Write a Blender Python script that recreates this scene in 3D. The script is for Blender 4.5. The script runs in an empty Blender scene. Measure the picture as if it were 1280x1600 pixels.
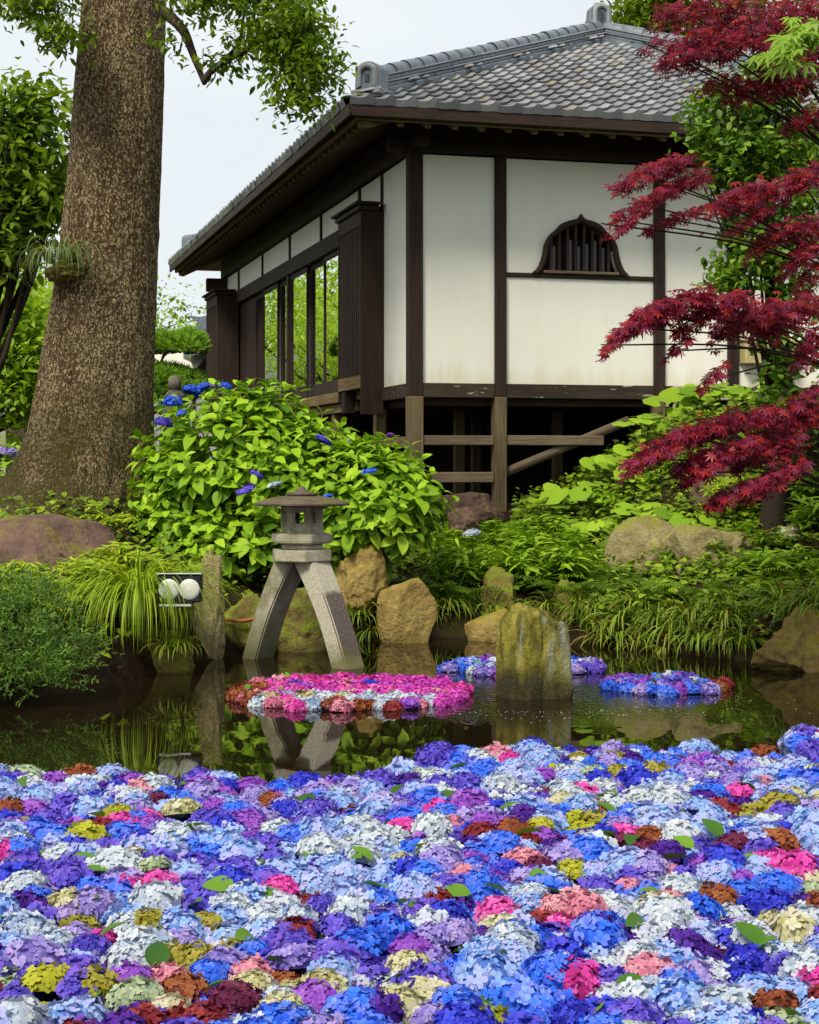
import bpy, bmesh, math, random
import numpy as np
from mathutils import Vector, Matrix, noise
random.seed(7); RS = np.random.RandomState(11)
sc = bpy.context.scene
COL = sc.collection
R = math.radians
# ------------------------------------------------------------------ camera
EYE = 1.56; FPX = 2600.0; HOR = 720.0
cam = bpy.data.cameras.new('camera'); camo = bpy.data.objects.new('camera', cam); COL.objects.link(camo)
cam.sensor_fit = 'HORIZONTAL'; cam.sensor_width = 36; cam.lens = 36*FPX/1280
cam.shift_y = -(800-HOR)/1280; cam.clip_start = .1; cam.clip_end = 2000
camo.location = (0, 0, EYE); camo.rotation_euler = (R(90), 0, 0)
sc.camera = camo
# ------------------------------------------------------------------ sky, sun, exposure
SUN_EL, SUN_AZ = 50, 208          # azimuth the light comes from, degrees clockwise from +Y
w = bpy.data.worlds.new('World'); sc.world = w; w.use_nodes = True
nt = w.node_tree; nt.nodes.clear()
sky = nt.nodes.new('ShaderNodeTexSky'); sky.sky_type = 'NISHITA'; sky.sun_disc = False
sky.sun_elevation = R(SUN_EL); sky.sun_rotation = R(SUN_AZ); sky.dust_density = 2.0
b1 = nt.nodes.new('ShaderNodeBackground'); b1.inputs[1].default_value = .12
nt.links.new(sky.outputs[0], b1.inputs[0])
tc = nt.nodes.new('ShaderNodeTexCoord'); mp = nt.nodes.new('ShaderNodeMapping'); mp.inputs['Scale'].default_value = (1, 1, 2.6)
nz = nt.nodes.new('ShaderNodeTexNoise'); nz.inputs['Scale'].default_value = 2.2; nz.inputs['Detail'].default_value = 5
cr = nt.nodes.new('ShaderNodeValToRGB')
cr.color_ramp.elements[0].position = .3; cr.color_ramp.elements[0].color = (.66, .72, .74, 1)
cr.color_ramp.elements[1].position = .7; cr.color_ramp.elements[1].color = (.86, .88, .88, 1)
b2 = nt.nodes.new('ShaderNodeBackground'); b2.inputs[1].default_value = .86
mx = nt.nodes.new('ShaderNodeMixShader'); mx.inputs[0].default_value = .86
wo = nt.nodes.new('ShaderNodeOutputWorld')
nt.links.new(tc.outputs['Generated'], mp.inputs[0]); nt.links.new(mp.outputs[0], nz.inputs[0]); nt.links.new(nz.outputs[0], cr.inputs[0])
nt.links.new(cr.outputs[0], b2.inputs[0]); nt.links.new(b1.outputs[0], mx.inputs[1]); nt.links.new(b2.outputs[0], mx.inputs[2]); nt.links.new(mx.outputs[0], wo.inputs[0])
sl = bpy.data.lights.new('sun', 'SUN'); sl.energy = 3.1; sl.angle = R(16); sl.color = (1, .93, .80)
so = bpy.data.objects.new('sun', sl); COL.objects.link(so)
sd = Vector((math.sin(R(SUN_AZ))*math.cos(R(SUN_EL)), math.cos(R(SUN_AZ))*math.cos(R(SUN_EL)), math.sin(R(SUN_EL))))
so.rotation_euler = sd.to_track_quat('Z', 'Y').to_euler(); so.location = sd*60
sc.view_settings.view_transform = 'Standard'; sc.view_settings.look = 'None'
sc.view_settings.exposure = .44; sc.view_settings.gamma = 1.0
sc.render.engine = 'CYCLES'
sc.cycles.max_bounces = 7; sc.cycles.diffuse_bounces = 4; sc.cycles.glossy_bounces = 4; sc.cycles.transparent_max_bounces = 8
sc.cycles.sample_clamp_indirect = 4; sc.cycles.caustics_reflective = False; sc.cycles.caustics_refractive = False

# ------------------------------------------------------------------ helpers
def P(px, py, d): return Vector(((px-640)/FPX*d, d, EYE-(py-HOR)/FPX*d))
def lerp(a, b, t): return a+(b-a)*t
def sstep(a, b, x):
    t = np.clip((x-a)/(b-a), 0, 1); return t*t*(3-2*t)

class Nd:
    """small node-building helper"""
    def __init__(s, name):
        s.m = bpy.data.materials.new(name); s.m.use_nodes = True; s.t = s.m.node_tree; s.t.nodes.clear()
        s.out = s.n('ShaderNodeOutputMaterial')
    def n(s, ty, **kw):
        o = s.t.nodes.new(ty)
        for k, v in kw.items():
            if k in o.inputs: o.inputs[k].default_value = v
            else: setattr(o, k, v)
        return o
    def l(s, a, b): s.t.links.new(a, b)
    def noise(s, vec, scale, detail=4, rough=.55, stretch=None):
        o = s.n('ShaderNodeTexNoise', Scale=scale, Detail=detail, Roughness=rough)
        if stretch:
            mp = s.n('ShaderNodeMapping'); mp.inputs['Scale'].default_value = stretch; s.l(vec, mp.inputs[0]); vec = mp.outputs[0]
        s.l(vec, o.inputs['Vector']); return o.outputs[0]
    def ramp(s, fac, stops):
        r = s.n('ShaderNodeValToRGB'); e = r.color_ramp.elements
        while len(e) < len(stops): e.new(.5)
        for i, (p, c) in enumerate(stops):
            e[i].position = p; e[i].color = (*c, 1) if len(c) == 3 else c
        s.l(fac, r.inputs[0]); return r.outputs[0]
    def mix(s, fac, a, b, mode='MIX'):
        o = s.n('ShaderNodeMix', data_type='RGBA', blend_type=mode)
        for sock, v in ((o.inputs[0], fac), (o.inputs[6], a), (o.inputs[7], b)):
            if isinstance(v, (int, float)): sock.default_value = v
            elif isinstance(v, tuple): sock.default_value = (*v, 1)
            else: s.l(v, sock)
        return o.outputs[2]
    def math(s, op, a, b=0.0):
        o = s.n('ShaderNodeMath', operation=op)
        for i, v in enumerate((a, b)):
            if isinstance(v, (int, float)): o.inputs[i].default_value = v
            else: s.l(v, o.inputs[i])
        return o.outputs[0]
    def rnd(s):
        a = s.n('ShaderNodeAttribute', attribute_name='rnd'); oi = s.n('ShaderNodeObjectInfo')
        return s.math('FRACT', s.math('ADD', a.outputs['Fac'], oi.outputs['Random']))
    def objrnd(s): return s.n('ShaderNodeObjectInfo').outputs['Random']
    def coord(s, which='Object'): return s.n('ShaderNodeTexCoord').outputs[which]
    def bump(s, h, strength=.3, dist=.02):
        b = s.n('ShaderNodeBump', Strength=strength, Distance=dist); s.l(h, b.inputs['Height']); return b.outputs[0]
    def bsdf(s, col, rough=.7, normal=None, spec=.4, metal=0.0):
        p = s.n('ShaderNodeBsdfPrincipled', Metallic=metal)
        p.inputs['Specular IOR Level'].default_value = spec
        for sock, v in ((p.inputs['Base Color'], col), (p.inputs['Roughness'], rough)):
            if isinstance(v, tuple): sock.default_value = (*v, 1)
            elif isinstance(v, (int, float)): sock.default_value = v
            else: s.l(v, sock)
        if normal: s.l(normal, p.inputs['Normal'])
        return p
    def done(s, sh): s.l(sh.outputs[0], s.out.inputs[0]); return s.m

def leafmat(name, stops, trans=.3, rough=.45, spec=.35, vein=False):
    N = Nd(name); c = N.ramp(N.rnd(), stops)
    if vein:
        c = N.mix(.25, c, N.mix(N.noise(N.coord('Generated'), 9, 3), (.4, .4, .4), (1.5, 1.5, 1.4)), 'MULTIPLY')
    p = N.bsdf(c, rough, None, spec)
    t = N.n('ShaderNodeBsdfTranslucent'); N.l(N.mix(1.0, c, (1.25, 1.2, .7), 'MULTIPLY'), t.inputs[0])
    m = N.n('ShaderNodeMixShader'); m.inputs[0].default_value = trans
    N.l(p.outputs[0], m.inputs[1]); N.l(t.outputs[0], m.inputs[2]); return N.done(m)

def woodmat(name, c1, c2, axis, rough=.75, patch=None, patch_t=.62):
    N = Nd(name); co = N.coord()
    st = {'x': (1.5, 28, 28), 'y': (28, 1.5, 28), 'z': (28, 28, 1.5)}[axis]
    g = N.noise(co, 1.6, 6, .65, st); big = N.noise(co, 1.3, 3)
    f = N.math('ADD', N.math('MULTIPLY', g, .75), N.math('MULTIPLY', big, .35))
    c = N.ramp(f, [(.32, c1), (.75, c2)])
    c = N.mix(.6, c, N.ramp(N.objrnd(), [(0, (.7, .7, .72)), (1, (1.3, 1.25, 1.2))]), 'MULTIPLY')
    if patch:
        st2 = {'x': (4, 22, 22), 'y': (22, 4, 22), 'z': (22, 22, 4)}[axis]
        k = N.ramp(N.noise(co, 1.0, 2, .5, st2), [(patch_t, (0, 0, 0)), (patch_t+.02, (1, 1, 1))])
        c = N.mix(k, c, patch)
    return N.done(N.bsdf(c, rough, N.bump(g, .5, .012), .25))

def stonemat(name, c1, c2, moss=(.05, .06, .008), moss_amt=.5, lichen=.25, scale=3.0):
    N = Nd(name); co = N.coord()
    n1 = N.noise(co, scale, 8, .65); n2 = N.noise(co, scale*9, 4, .7); n3 = N.noise(co, scale*.8+1.3, 4, .6)
    c = N.ramp(n1, [(.3, c1), (.68, c2)])
    c = N.mix(.5, c, N.ramp(n2, [(.3, (.55, .52, .5)), (.7, (1.35, 1.3, 1.25))]), 'MULTIPLY')
    if lichen:
        vo = N.n('ShaderNodeTexVoronoi', Scale=scale*5); N.l(co, vo.inputs['Vector'])
        k = N.math('MULTIPLY', N.ramp(vo.outputs['Distance'], [(.12, (1, 1, 1)), (.3, (0, 0, 0))]), N.ramp(n3, [(.5, (0, 0, 0)), (.62, (1, 1, 1))]))
        c = N.mix(N.math('MULTIPLY', k, lichen*2), c, (.32, .33, .24))
    geo = N.n('ShaderNodeNewGeometry'); sx = N.n('ShaderNodeSeparateXYZ'); N.l(geo.outputs['Normal'], sx.inputs[0])
    k = N.math('ADD', N.math('MULTIPLY', sx.outputs[2], .35), n3)
    k = N.ramp(k, [(.78-moss_amt*.4, (0, 0, 0)), (.98-moss_amt*.35, (1, 1, 1))])
    c = N.mix(N.math('MULTIPLY', k, .85), c, N.mix(n2, tuple(x*.5 for x in moss), tuple(x*1.9 for x in moss)))
    h = N.math('ADD', N.math('MULTIPLY', n1, .7), N.math('MULTIPLY', n2, .3))
    return N.done(N.bsdf(c, .85, N.bump(h, 1.0, .07), .2))

def plain(name, col, rough=.6, spec=.4, var=.15, scale=20, bump=.1):
    N = Nd(name); n = N.noise(N.coord(), scale, 4)
    c = N.mix(n, tuple(x*(1-var) for x in col), tuple(min(1, x*(1+var)) for x in col))
    return N.done(N.bsdf(c, rough, N.bump(n, bump, .01), spec))

# ---- meshes from arrays
def mesh_arr(name, V, F, rnd=None, smooth=True):
    V = np.asarray(V, np.float32); F = np.asarray(F, np.int32); k = F.shape[1]
    me = bpy.data.meshes.new(name)
    me.vertices.add(len(V)); me.vertices.foreach_set('co', V.ravel())
    me.loops.add(F.size); me.loops.foreach_set('vertex_index', F.ravel())
    me.polygons.add(len(F)); me.polygons.foreach_set('loop_start', np.arange(0, F.size, k, dtype=np.int32))
    if rnd is not None:
        a = me.attributes.new('rnd', 'FLOAT', 'POINT'); a.data.foreach_set('value', np.asarray(rnd, np.float32))
    me.update(calc_edges=True)
    if smooth: me.polygons.foreach_set('use_smooth', np.ones(len(F), bool))
    return me
def obj(name, me, mat=None, parent=None, loc=None, rotz=None, label=None, cat=None, group=None, kind=None):
    o = bpy.data.objects.new(name, me); COL.objects.link(o)
    if mat is not None and me is not None and len(me.materials) == 0: me.materials.append(mat)
    if parent: o.parent = parent
    if loc is not None: o.location = loc
    if rotz is not None: o.rotation_euler = (0, 0, rotz)
    return tag(o, label, cat, group, kind)
def tag(o, label=None, cat=None, group=None, kind=None):
    for k, v in (('label', label), ('category', cat), ('group', group), ('kind', kind)):
        if v: o[k] = v
    return o
def setmat(o, m):   # material on the object, so that shared meshes can differ
    if len(o.data.materials) == 0: o.data.materials.append(m)
    o.material_slots[0].link = 'OBJECT'; o.material_slots[0].material = m
class MB:
    def __init__(s): s.v = []; s.f = []; s.r = []; s.n = 0
    def add(s, V, F, rnd=None):
        V = np.asarray(V, float); F = np.asarray(F, int)
        s.v.append(V); s.f.append(F+s.n); s.n += len(V)
        s.r.append(np.full(len(V), random.random() if rnd is None else rnd) if np.isscalar(rnd) or rnd is None else rnd)
    def mesh(s, name, smooth=True): return mesh_arr(name, np.concatenate(s.v), np.concatenate(s.f), np.concatenate(s.r), smooth)
    def tube(s, pts, rad, n=8, rnd=None, wob=0):
        pts = [Vector(p) for p in pts]; V = []; F = []
        for i, p in enumerate(pts):
            t = (pts[min(i+1, len(pts)-1)]-pts[max(i-1, 0)]).normalized()
            a = t.cross(Vector((0, 0, 1)) if abs(t.z) < .9 else Vector((1, 0, 0))).normalized(); b = t.cross(a)
            r = rad[i] if hasattr(rad, '__len__') else rad
            for j in range(n):
                th = 2*math.pi*j/n; rr = r*(1+wob*(random.random()-.5))
                V.append(p+a*math.cos(th)*rr+b*math.sin(th)*rr)
        for i in range(len(pts)-1):
            for j in range(n): F.append((i*n+j, i*n+(j+1) % n, (i+1)*n+(j+1) % n, (i+1)*n+j))
        s.add(np.array([tuple(v) for v in V]), F, rnd)
    def box(s, x0, x1, y0, y1, z0, z1):
        s.add([(x0,y0,z0),(x1,y0,z0),(x1,y1,z0),(x0,y1,z0),(x0,y0,z1),(x1,y0,z1),(x1,y1,z1),(x0,y1,z1)],
              [(0,3,2,1),(4,5,6,7),(0,1,5,4),(1,2,6,5),(2,3,7,6),(3,0,4,7)])
def curve_pts(ps, n=6):
    """smooth Catmull-Rom through points"""
    ps = [Vector(p) for p in ps]; out = []
    for i in range(len(ps)-1):
        p0, p1, p2, p3 = ps[max(i-1, 0)], ps[i], ps[i+1], ps[min(i+2, len(ps)-1)]
        for k in range(n):
            t = k/n
            out.append(.5*((2*p1)+(p2-p0)*t+(2*p0-5*p1+4*p2-p3)*t*t+(3*p1-p0-3*p2+p3)*t**3))
    return out+[ps[-1]]
def boxmesh(name, x0, x1, y0, y1, z0, z1, bev=.006):
    bm = bmesh.new(); bmesh.ops.create_cube(bm, size=1)
    for v in bm.verts: v.co = Vector((lerp(x0, x1, v.co.x+.5), lerp(y0, y1, v.co.y+.5), lerp(z0, z1, v.co.z+.5)))
    if bev: bmesh.ops.bevel(bm, geom=bm.edges[:], offset=bev, segments=1, affect='EDGES')
    me = bpy.data.meshes.new(name); bm.to_mesh(me); bm.free(); return me
def prism(name, poly, place, thick):
    """2-D polygon (a,b) extruded; place(a,b,c) -> 3-D"""
    bm = bmesh.new(); n = len(poly)
    f = [bm.verts.new(place(a, b, 0)) for a, b in poly]; k = [bm.verts.new(place(a, b, thick)) for a, b in poly]
    bm.faces.new(f); bm.faces.new(k[::-1])
    for i in range(n): bm.faces.new((f[i], k[i], k[(i+1) % n], f[(i+1) % n]))
    bmesh.ops.recalc_face_normals(bm, faces=bm.faces[:])
    me = bpy.data.meshes.new(name); bm.to_mesh(me); bm.free(); return me
def lathe(prof, n=24, name='lathe', hexa=False):
    V = []; F = []
    for r, z in prof:
        for j in range(n):
            th = 2*math.pi*j/n; V.append((r*math.cos(th), r*math.sin(th), z))
    for i in range(len(prof)-1):
        for j in range(n): F.append((i*n+j, i*n+(j+1) % n, (i+1)*n+(j+1) % n, (i+1)*n+j))
    return mesh_arr(name, V, F, np.zeros(len(V)), smooth=not hexa)

# ---- leaf shapes: base at origin, along +Y, face +Z
def leaf_arr(L=1., W=.5, rows=6, fold=.12, droop=.15, peak=.42, tipw=.02):
    V = []; F = []
    for i in range(rows+1):
        t = i/rows
        wd = W*.5*(math.sin(math.pi*min(1, t**(math.log(.5)/math.log(peak))))**.8 if 0 < t < 1 else 0)+tipw*W
        z = -droop*L*t*t; y = L*t
        V += [(-wd, y, z+fold*wd*2), (0, y, z), (wd, y, z+fold*wd*2)]
    for i in range(rows):
        a = i*3; F += [(a, a+1, a+4, a+3), (a+1, a+2, a+5, a+4)]
    return np.array(V), np.array(F)
def maple_arr():
    V = [(0, 0, 0)]; F = []
    lob = [(-128, .45), (-84, .74), (-42, .93), (0, 1.), (42, .93), (84, .74), (128, .45)]
    notch = [(-150, .12)]+[((lob[i][0]+lob[i+1][0])/2, .30) for i in range(6)]+[(150, .12)]
    pt = lambda a, r, z: (r*math.sin(R(a)), r*math.cos(R(a))+.0, z)
    ni = []
    for a, r in notch: ni.append(len(V)); V.append(pt(a, r, .0))
    for i, (a, r) in enumerate(lob):
        V.append(pt(a-13, r*.55, .01)); V.append(pt(a+13, r*.55, .01)); V.append(pt(a, r, -.16*r)); k = len(V)-3
        F += [(0, ni[i], k, k+1), (0, k+1, ni[i+1], ni[i+1]) if False else (0, k, k+1, ni[i+1]), (k, k+2, k+2, k+1) if False else (k, k+2, k+1, 0)]
    return np.array(V), np.array([f for f in F])
def maple_arr():
    V = [(0, 0, 0)]; F = []
    lob = [(-128, .45), (-84, .74), (-42, .93), (0, 1.), (42, .93), (84, .74), (128, .45)]
    pt = lambda a, r, z: (r*math.sin(R(a)), r*math.cos(R(a)), z)
    for i, (a, r) in enumerate(lob):
        k = len(V)
        V += [pt(a-14, r*.5, .012), pt(a, r, -.2*r), pt(a+14, r*.5, .012)]
        F += [(0, k, k+1, k+2)]
    return np.array(V), np.array(F)

def frames(pos, ydir, up, scale):
    """(N,4,4) matrices: local Y along ydir, Z near up"""
    pos = np.asarray(pos, float); y = np.asarray(ydir, float); y = y/np.linalg.norm(y, axis=1, keepdims=True)
    x = np.cross(y, up); x /= np.linalg.norm(x, axis=1, keepdims=True)+1e-9; z = np.cross(x, y)
    s = np.asarray(scale, float).reshape(-1, 1)
    M = np.zeros((len(pos), 4, 4)); M[:, :3, 0] = x*s; M[:, :3, 1] = y*s; M[:, :3, 2] = z*s; M[:, :3, 3] = pos; M[:, 3, 3] = 1
    return M
def inst_mesh(name, bv, bf, Ms, rnd=None, smooth=True):
    N = len(Ms); n = len(bv)
    V = np.einsum('nij,vj->nvi', Ms[:, :3, :3], bv)+Ms[:, None, :3, 3]
    F = (bf[None]+(np.arange(N)*n)[:, None, None]).reshape(-1, bf.shape[1])
    r = RS.rand(N) if rnd is None else rnd
    return mesh_arr(name, V.reshape(-1, 3), F, np.repeat(r, n), smooth)
def scatter_parts(parent, name, stuff_name, bases, Ms, mat, limit, score):
    """the `limit` instances that show largest become objects of their own, the rest one stuff part"""
    order = np.argsort(score); top = order[:limit]; rest = order[limit:]
    mes = []
    for bv, bf in bases:
        me = mesh_arr(name, bv, bf, np.zeros(len(bv))); me.materials.append(mat); mes.append(me)
    for q, i in enumerate(top):
        o = bpy.data.objects.new(name, mes[q % len(mes)]); COL.objects.link(o); o.parent = parent; o.matrix_local = Matrix(Ms[i].tolist())
    if len(rest):
        me = inst_mesh(stuff_name, bases[0][0], bases[0][1], Ms[rest]); obj(stuff_name, me, mat, parent, kind='stuff')
def rdirs(n, zmin=-1., zmax=1.):
    z = RS.uniform(zmin, zmax, n); a = RS.uniform(0, 2*math.pi, n); r = np.sqrt(1-z*z)
    return np.stack([r*np.cos(a), r*np.sin(a), z], 1)

# ------------------------------------------------------------------ materials
M = {}
M['plaster'] = None
def mk():
    N = Nd('plaster'); co = N.coord(); n = N.noise(co, 1.1, 5, .6); n2 = N.noise(co, 60, 3)
    st = N.noise(co, 1.0, 4, .6, (5, 5, .5))
    c = N.ramp(n, [(.3, (.86, .84, .73)), (.7, (.92, .90, .81))])
    c = N.mix(.12, c, N.ramp(st, [(.35, (.78, .74, .60)), (.6, (1, 1, 1))]), 'MULTIPLY')
    spk = N.ramp(N.noise(co, 42, 2, .5), [(.70, (0, 0, 0)), (.74, (1, 1, 1))]); c = N.mix(N.math('MULTIPLY', spk, .35), c, (.35, .30, .2))
    sz = N.n('ShaderNodeSeparateXYZ'); N.l(co, sz.inputs[0])
    damp = N.ramp(N.math('ADD', N.math('SUBTRACT', sz.outputs[2], 2.45), N.math('MULTIPLY', N.math('SUBTRACT', st, .5), .5)), [(.0, (1, 1, 1)), (.22, (0, 0, 0))])
    c = N.mix(N.math('MULTIPLY', damp, .40), c, (.62, .52, .28))
    M['plaster'] = N.done(N.bsdf(c, .85, N.bump(n2, .12, .004), .2))
    M['wood_z'] = woodmat('dark wood upright', (.010, .006, .005), (.050, .030, .020), 'z')
    M['wood_x'] = woodmat('dark wood lengthwise', (.011, .007, .005), (.055, .034, .023), 'x')
    M['wood_y'] = woodmat('dark wood crosswise', (.011, .007, .005), (.058, .036, .025), 'y')
    M['rafter_x'] = woodmat('rafter wood lengthwise', (.08, .055, .04), (.27, .19, .135), 'x'); M['rafter_y'] = woodmat('rafter wood crosswise', (.08, .055, .04), (.27, .19, .135), 'y')
    M['grey_z'] = woodmat('weathered wood upright', (.05, .035, .018), (.23, .17, .09), 'z')
    M['grey_x'] = woodmat('weathered wood lengthwise', (.045, .032, .02), (.25, .19, .12), 'x')
    M['grey_y'] = woodmat('weathered wood crosswise', (.045, .034, .015), (.24, .17, .07), 'y')
    M['sill'] = woodmat('flaking sill wood', (.018, .012, .009), (.075, .05, .034), 'x', patch=(.33, .29, .18), patch_t=.66)
    N = Nd('roof tile'); co = N.coord(); n = N.noise(co, 14, 5); r = N.rnd()
    c = N.ramp(r, [(0, (.12, .125, .14)), (.5, (.19, .195, .21)), (.85, (.27, .275, .29)), (1, (.19, .17, .13))])
    c = N.mix(.6, c, N.ramp(n, [(.3, (.65, .64, .62)), (.7, (1.25, 1.25, 1.25))]), 'MULTIPLY')
    k = N.ramp(N.noise(N.n('ShaderNodeNewGeometry').outputs['Position'], 2.6, 6, .7), [(.58, (0, 0, 0)), (.72, (1, 1, 1))])
    c = N.mix(N.math('MULTIPLY', k, .65), c, (.12, .09, .04))
    M['tile'] = N.done(N.bsdf(c, .5, N.bump(n, .25, .004), .4))
    N = Nd('ridge tile'); co = N.coord(); n = N.noise(co, 9, 6)
    c = N.ramp(n, [(.3, (.075, .10, .12)), (.7, (.17, .20, .225))])
    M['ridge'] = N.done(N.bsdf(c, .4, N.bump(n, .3, .006), .5))
    N = Nd('glass'); fr = N.n('ShaderNodeFresnel', IOR=1.55); tr = N.n('ShaderNodeBsdfTransparent'); gl = N.n('ShaderNodeBsdfGlossy', Roughness=.004)
    tr.inputs[0].default_value = (.82, .86, .84, 1); gl.inputs[0].default_value = (1, 1, 1, 1)
    f = N.math('MINIMUM', N.math('MULTIPLY', fr.outputs[0], 1.7), 1.0)
    m = N.n('ShaderNodeMixShader'); N.l(f, m.inputs[0]); N.l(tr.outputs[0], m.inputs[1]); N.l(gl.outputs[0], m.inputs[2]); M['glass'] = N.done(m)
    N = Nd('granite'); co = N.coord(); n1 = N.noise(co, 120, 3, .7); n2 = N.noise(co, 5, 6, .65)
    sz = N.n('ShaderNodeSeparateXYZ'); N.l(co, sz.inputs[0])
    c = N.ramp(n1, [(.3, (.22, .195, .14)), (.5, (.46, .42, .325)), (.72, (.58, .54, .43))])
    c = N.mix(N.ramp(n2, [(.40, (0, 0, 0)), (.66, (.85, .85, .85))]), c, (.15, .145, .055))
    low = N.ramp(N.math('ADD', sz.outputs[2], N.math('MULTIPLY', n2, .5)), [(.24, (1, 1, 1)), (.62, (0, 0, 0))])
    c = N.mix(N.math('MULTIPLY', low, .75), c, (.09, .095, .02))
    M['granite'] = N.done(N.bsdf(c, .85, N.bump(n1, .4, .006), .2))
    N = Nd('stained granite'); co = N.coord(); n1 = N.noise(co, 110, 3, .7); n2 = N.noise(co, 7, 6, .65)
    sz = N.n('ShaderNodeSeparateXYZ'); N.l(co, sz.inputs[0])
    c = N.ramp(n1, [(.3, (.22, .195, .14)), (.5, (.46, .42, .325)), (.72, (.58, .54, .43))])
    geo = N.n('ShaderNodeNewGeometry'); vt = N.n('ShaderNodeVectorTransform', vector_type='NORMAL', convert_from='WORLD', convert_to='OBJECT'); N.l(geo.outputs['Normal'], vt.inputs[0])
    sn = N.n('ShaderNodeSeparateXYZ'); N.l(vt.outputs[0], sn.inputs[0])
    outer = N.ramp(sn.outputs[0], [(.5, (0, 0, 0)), (.6, (1, 1, 1))])
    zone = N.ramp(N.math('ADD', sz.outputs[2], N.math('MULTIPLY', n2, .12)), [(.09, (0, 0, 0)), (.16, (1, 1, 1)), (.61, (1, 1, 1)), (.64, (0, 0, 0))])
    spk = N.ramp(n1, [(.4, (.055, .04, .035)), (.62, (.13, .10, .085)), (.74, (.4, .38, .34))])
    c = N.mix(N.math('MULTIPLY', N.math('MULTIPLY', outer, zone), .92), c, spk)
    c = N.mix(N.ramp(N.math('ADD', sz.outputs[2], N.math('MULTIPLY', n2, .3)), [(.2, (.8, .8, .8)), (.34, (0, 0, 0))]), c, (.11, .10, .02))
    M['granite_stain'] = N.done(N.bsdf(c, .85, N.bump(n1, .4, .006), .2))
    M['lantern_roof'] = stonemat('lantern roof stone', (.09, .065, .055), (.20, .155, .13), (.14, .12, .03), .12, .5, 9)
    M['rock_ochre'] = stonemat('ochre rock', (.17, .115, .03), (.47, .345, .115), (.20, .17, .014), .5, .3, 3.5)
    M['rock_brown'] = stonemat('brown boulder', (.075, .045, .036), (.20, .125, .095), (.16, .13, .015), .10, .2, 2.5)
    M['rock_grey'] = stonemat('lichen rock', (.19, .155, .065), (.43, .37, .19), (.17, .17, .02), .45, .6, 3.5)
    M['rock_moss'] = stonemat('mossy rock', (.10, .075, .025), (.30, .23, .07), (.13, .17, .012), .75, .25, 4)
    N = Nd('standing rock'); co = N.coord(); n1 = N.noise(co, 5, 8, .65, (1.4, 1.4, .6)); n2 = N.noise(co, 40, 4, .7); n3 = N.noise(co, 2.6, 4, .6, (2.2, 2.2, .55))
    c = N.ramp(n1, [(.34, (.035, .032, .006)), (.50, (.17, .155, .016)), (.70, (.38, .32, .06))])
    c = N.mix(.6, c, N.ramp(n2, [(.3, (.5, .5, .45)), (.7, (1.4, 1.35, 1.2))]), 'MULTIPLY')
    c = N.mix(N.math('MULTIPLY', N.ramp(n3, [(.54, (0, 0, 0)), (.63, (1, 1, 1))]), .8), c, N.mix(n2, (.14, .16, .10), (.36, .38, .30)))
    sz = N.n('ShaderNodeSeparateXYZ'); N.l(co, sz.inputs[0])
    wet = N.ramp(N.math('ADD', sz.outputs[2], N.math('MULTIPLY', n3, .35)), [(.27, (1, 1, 1)), (.42, (0, 0, 0))])
    c = N.mix(N.math('MULTIPLY', wet, .8), c, (.016, .012, .006))
    M['rock_pond'] = N.done(N.bsdf(c, .75, N.bump(N.math('ADD', n1, N.math('MULTIPLY', n2, .35)), 1., .04), .3))
    # bark
    N = Nd('bark'); co = N.coord()
    vo = N.n('ShaderNodeTexVoronoi', Scale=1.0); mp = N.n('ShaderNodeMapping'); mp.inputs['Scale'].default_value = (64, 64, 26)
    nn = N.n('ShaderNodeTexNoise', Scale=22, Detail=4); N.l(co, nn.inputs['Vector'])
    vs = N.n('ShaderNodeVectorMath', operation='MULTIPLY_ADD'); N.l(nn.outputs['Color'], vs.inputs[0]); vs.inputs[1].default_value = (.07, .07, .10); N.l(co, vs.inputs[2])
    N.l(vs.outputs[0], mp.inputs[0]); N.l(mp.outputs[0], vo.inputs['Vector'])
    sep = N.n('ShaderNodeSeparateColor'); N.l(vo.outputs['Color'], sep.inputs[0])
    big = N.noise(co, 1.9, 5, .7, (1, 1, .28)); fine = N.noise(co, 1.0, 6, .7, (40, 40, 12))
    flake = N.ramp(N.math('ADD', N.math('MULTIPLY', sep.outputs[0], .45), N.math('MULTIPLY', big, 1.25)), [(.70, (0, 0, 0)), (.80, (1, 1, 1))])
    flake = N.math('MULTIPLY', flake, N.ramp(vo.outputs['Distance'], [(.35, (1, 1, 1)), (.70, (0, 0, 0))]))
    c = N.ramp(fine, [(.3, (.016, .009, .004)), (.7, (.14, .082, .038))])
    c = N.mix(flake, c, N.mix(fine, (.25, .18, .085), (.64, .51, .29)))
    sz = N.n('ShaderNodeSeparateXYZ'); N.l(co, sz.inputs[0])
    mo = N.ramp(N.math('ADD', N.math('MULTIPLY', sz.outputs[2], .14), N.math('MULTIPLY', N.noise(co, 1.6, 5, .6), .9)), [(.46, (1, 1, 1)), (.66, (0, 0, 0))])
    c = N.mix(N.math('MULTIPLY', mo, .7), c, N.mix(fine, (.022, .022, .003), (.085, .075, .012)))
    h = N.math('ADD', N.math('MULTIPLY', fine, .8), N.math('MULTIPLY', flake, .5))
    M['bark'] = N.done(N.bsdf(c, .9, N.bump(h, 1., .05), .15))
    M['twig'] = plain('twig bark', (.035, .024, .016), .85, .2, .4, 30, .5)
    N = Nd('soil'); co = N.coord(); n = N.noise(co, 2.2, 8, .7); n2 = N.noise(co, 30, 5, .7)
    c = N.ramp(n, [(.3, (.012, .008, .004)), (.52, (.035, .023, .010)), (.66, (.03, .036, .007))])
    c = N.mix(.6, c, N.ramp(n2, [(.3, (.4, .4, .4)), (.7, (1.5, 1.4, 1.3))]), 'MULTIPLY')
    M['soil'] = N.done(N.bsdf(c, .95, N.bump(n2, .9, .04), .1))
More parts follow.
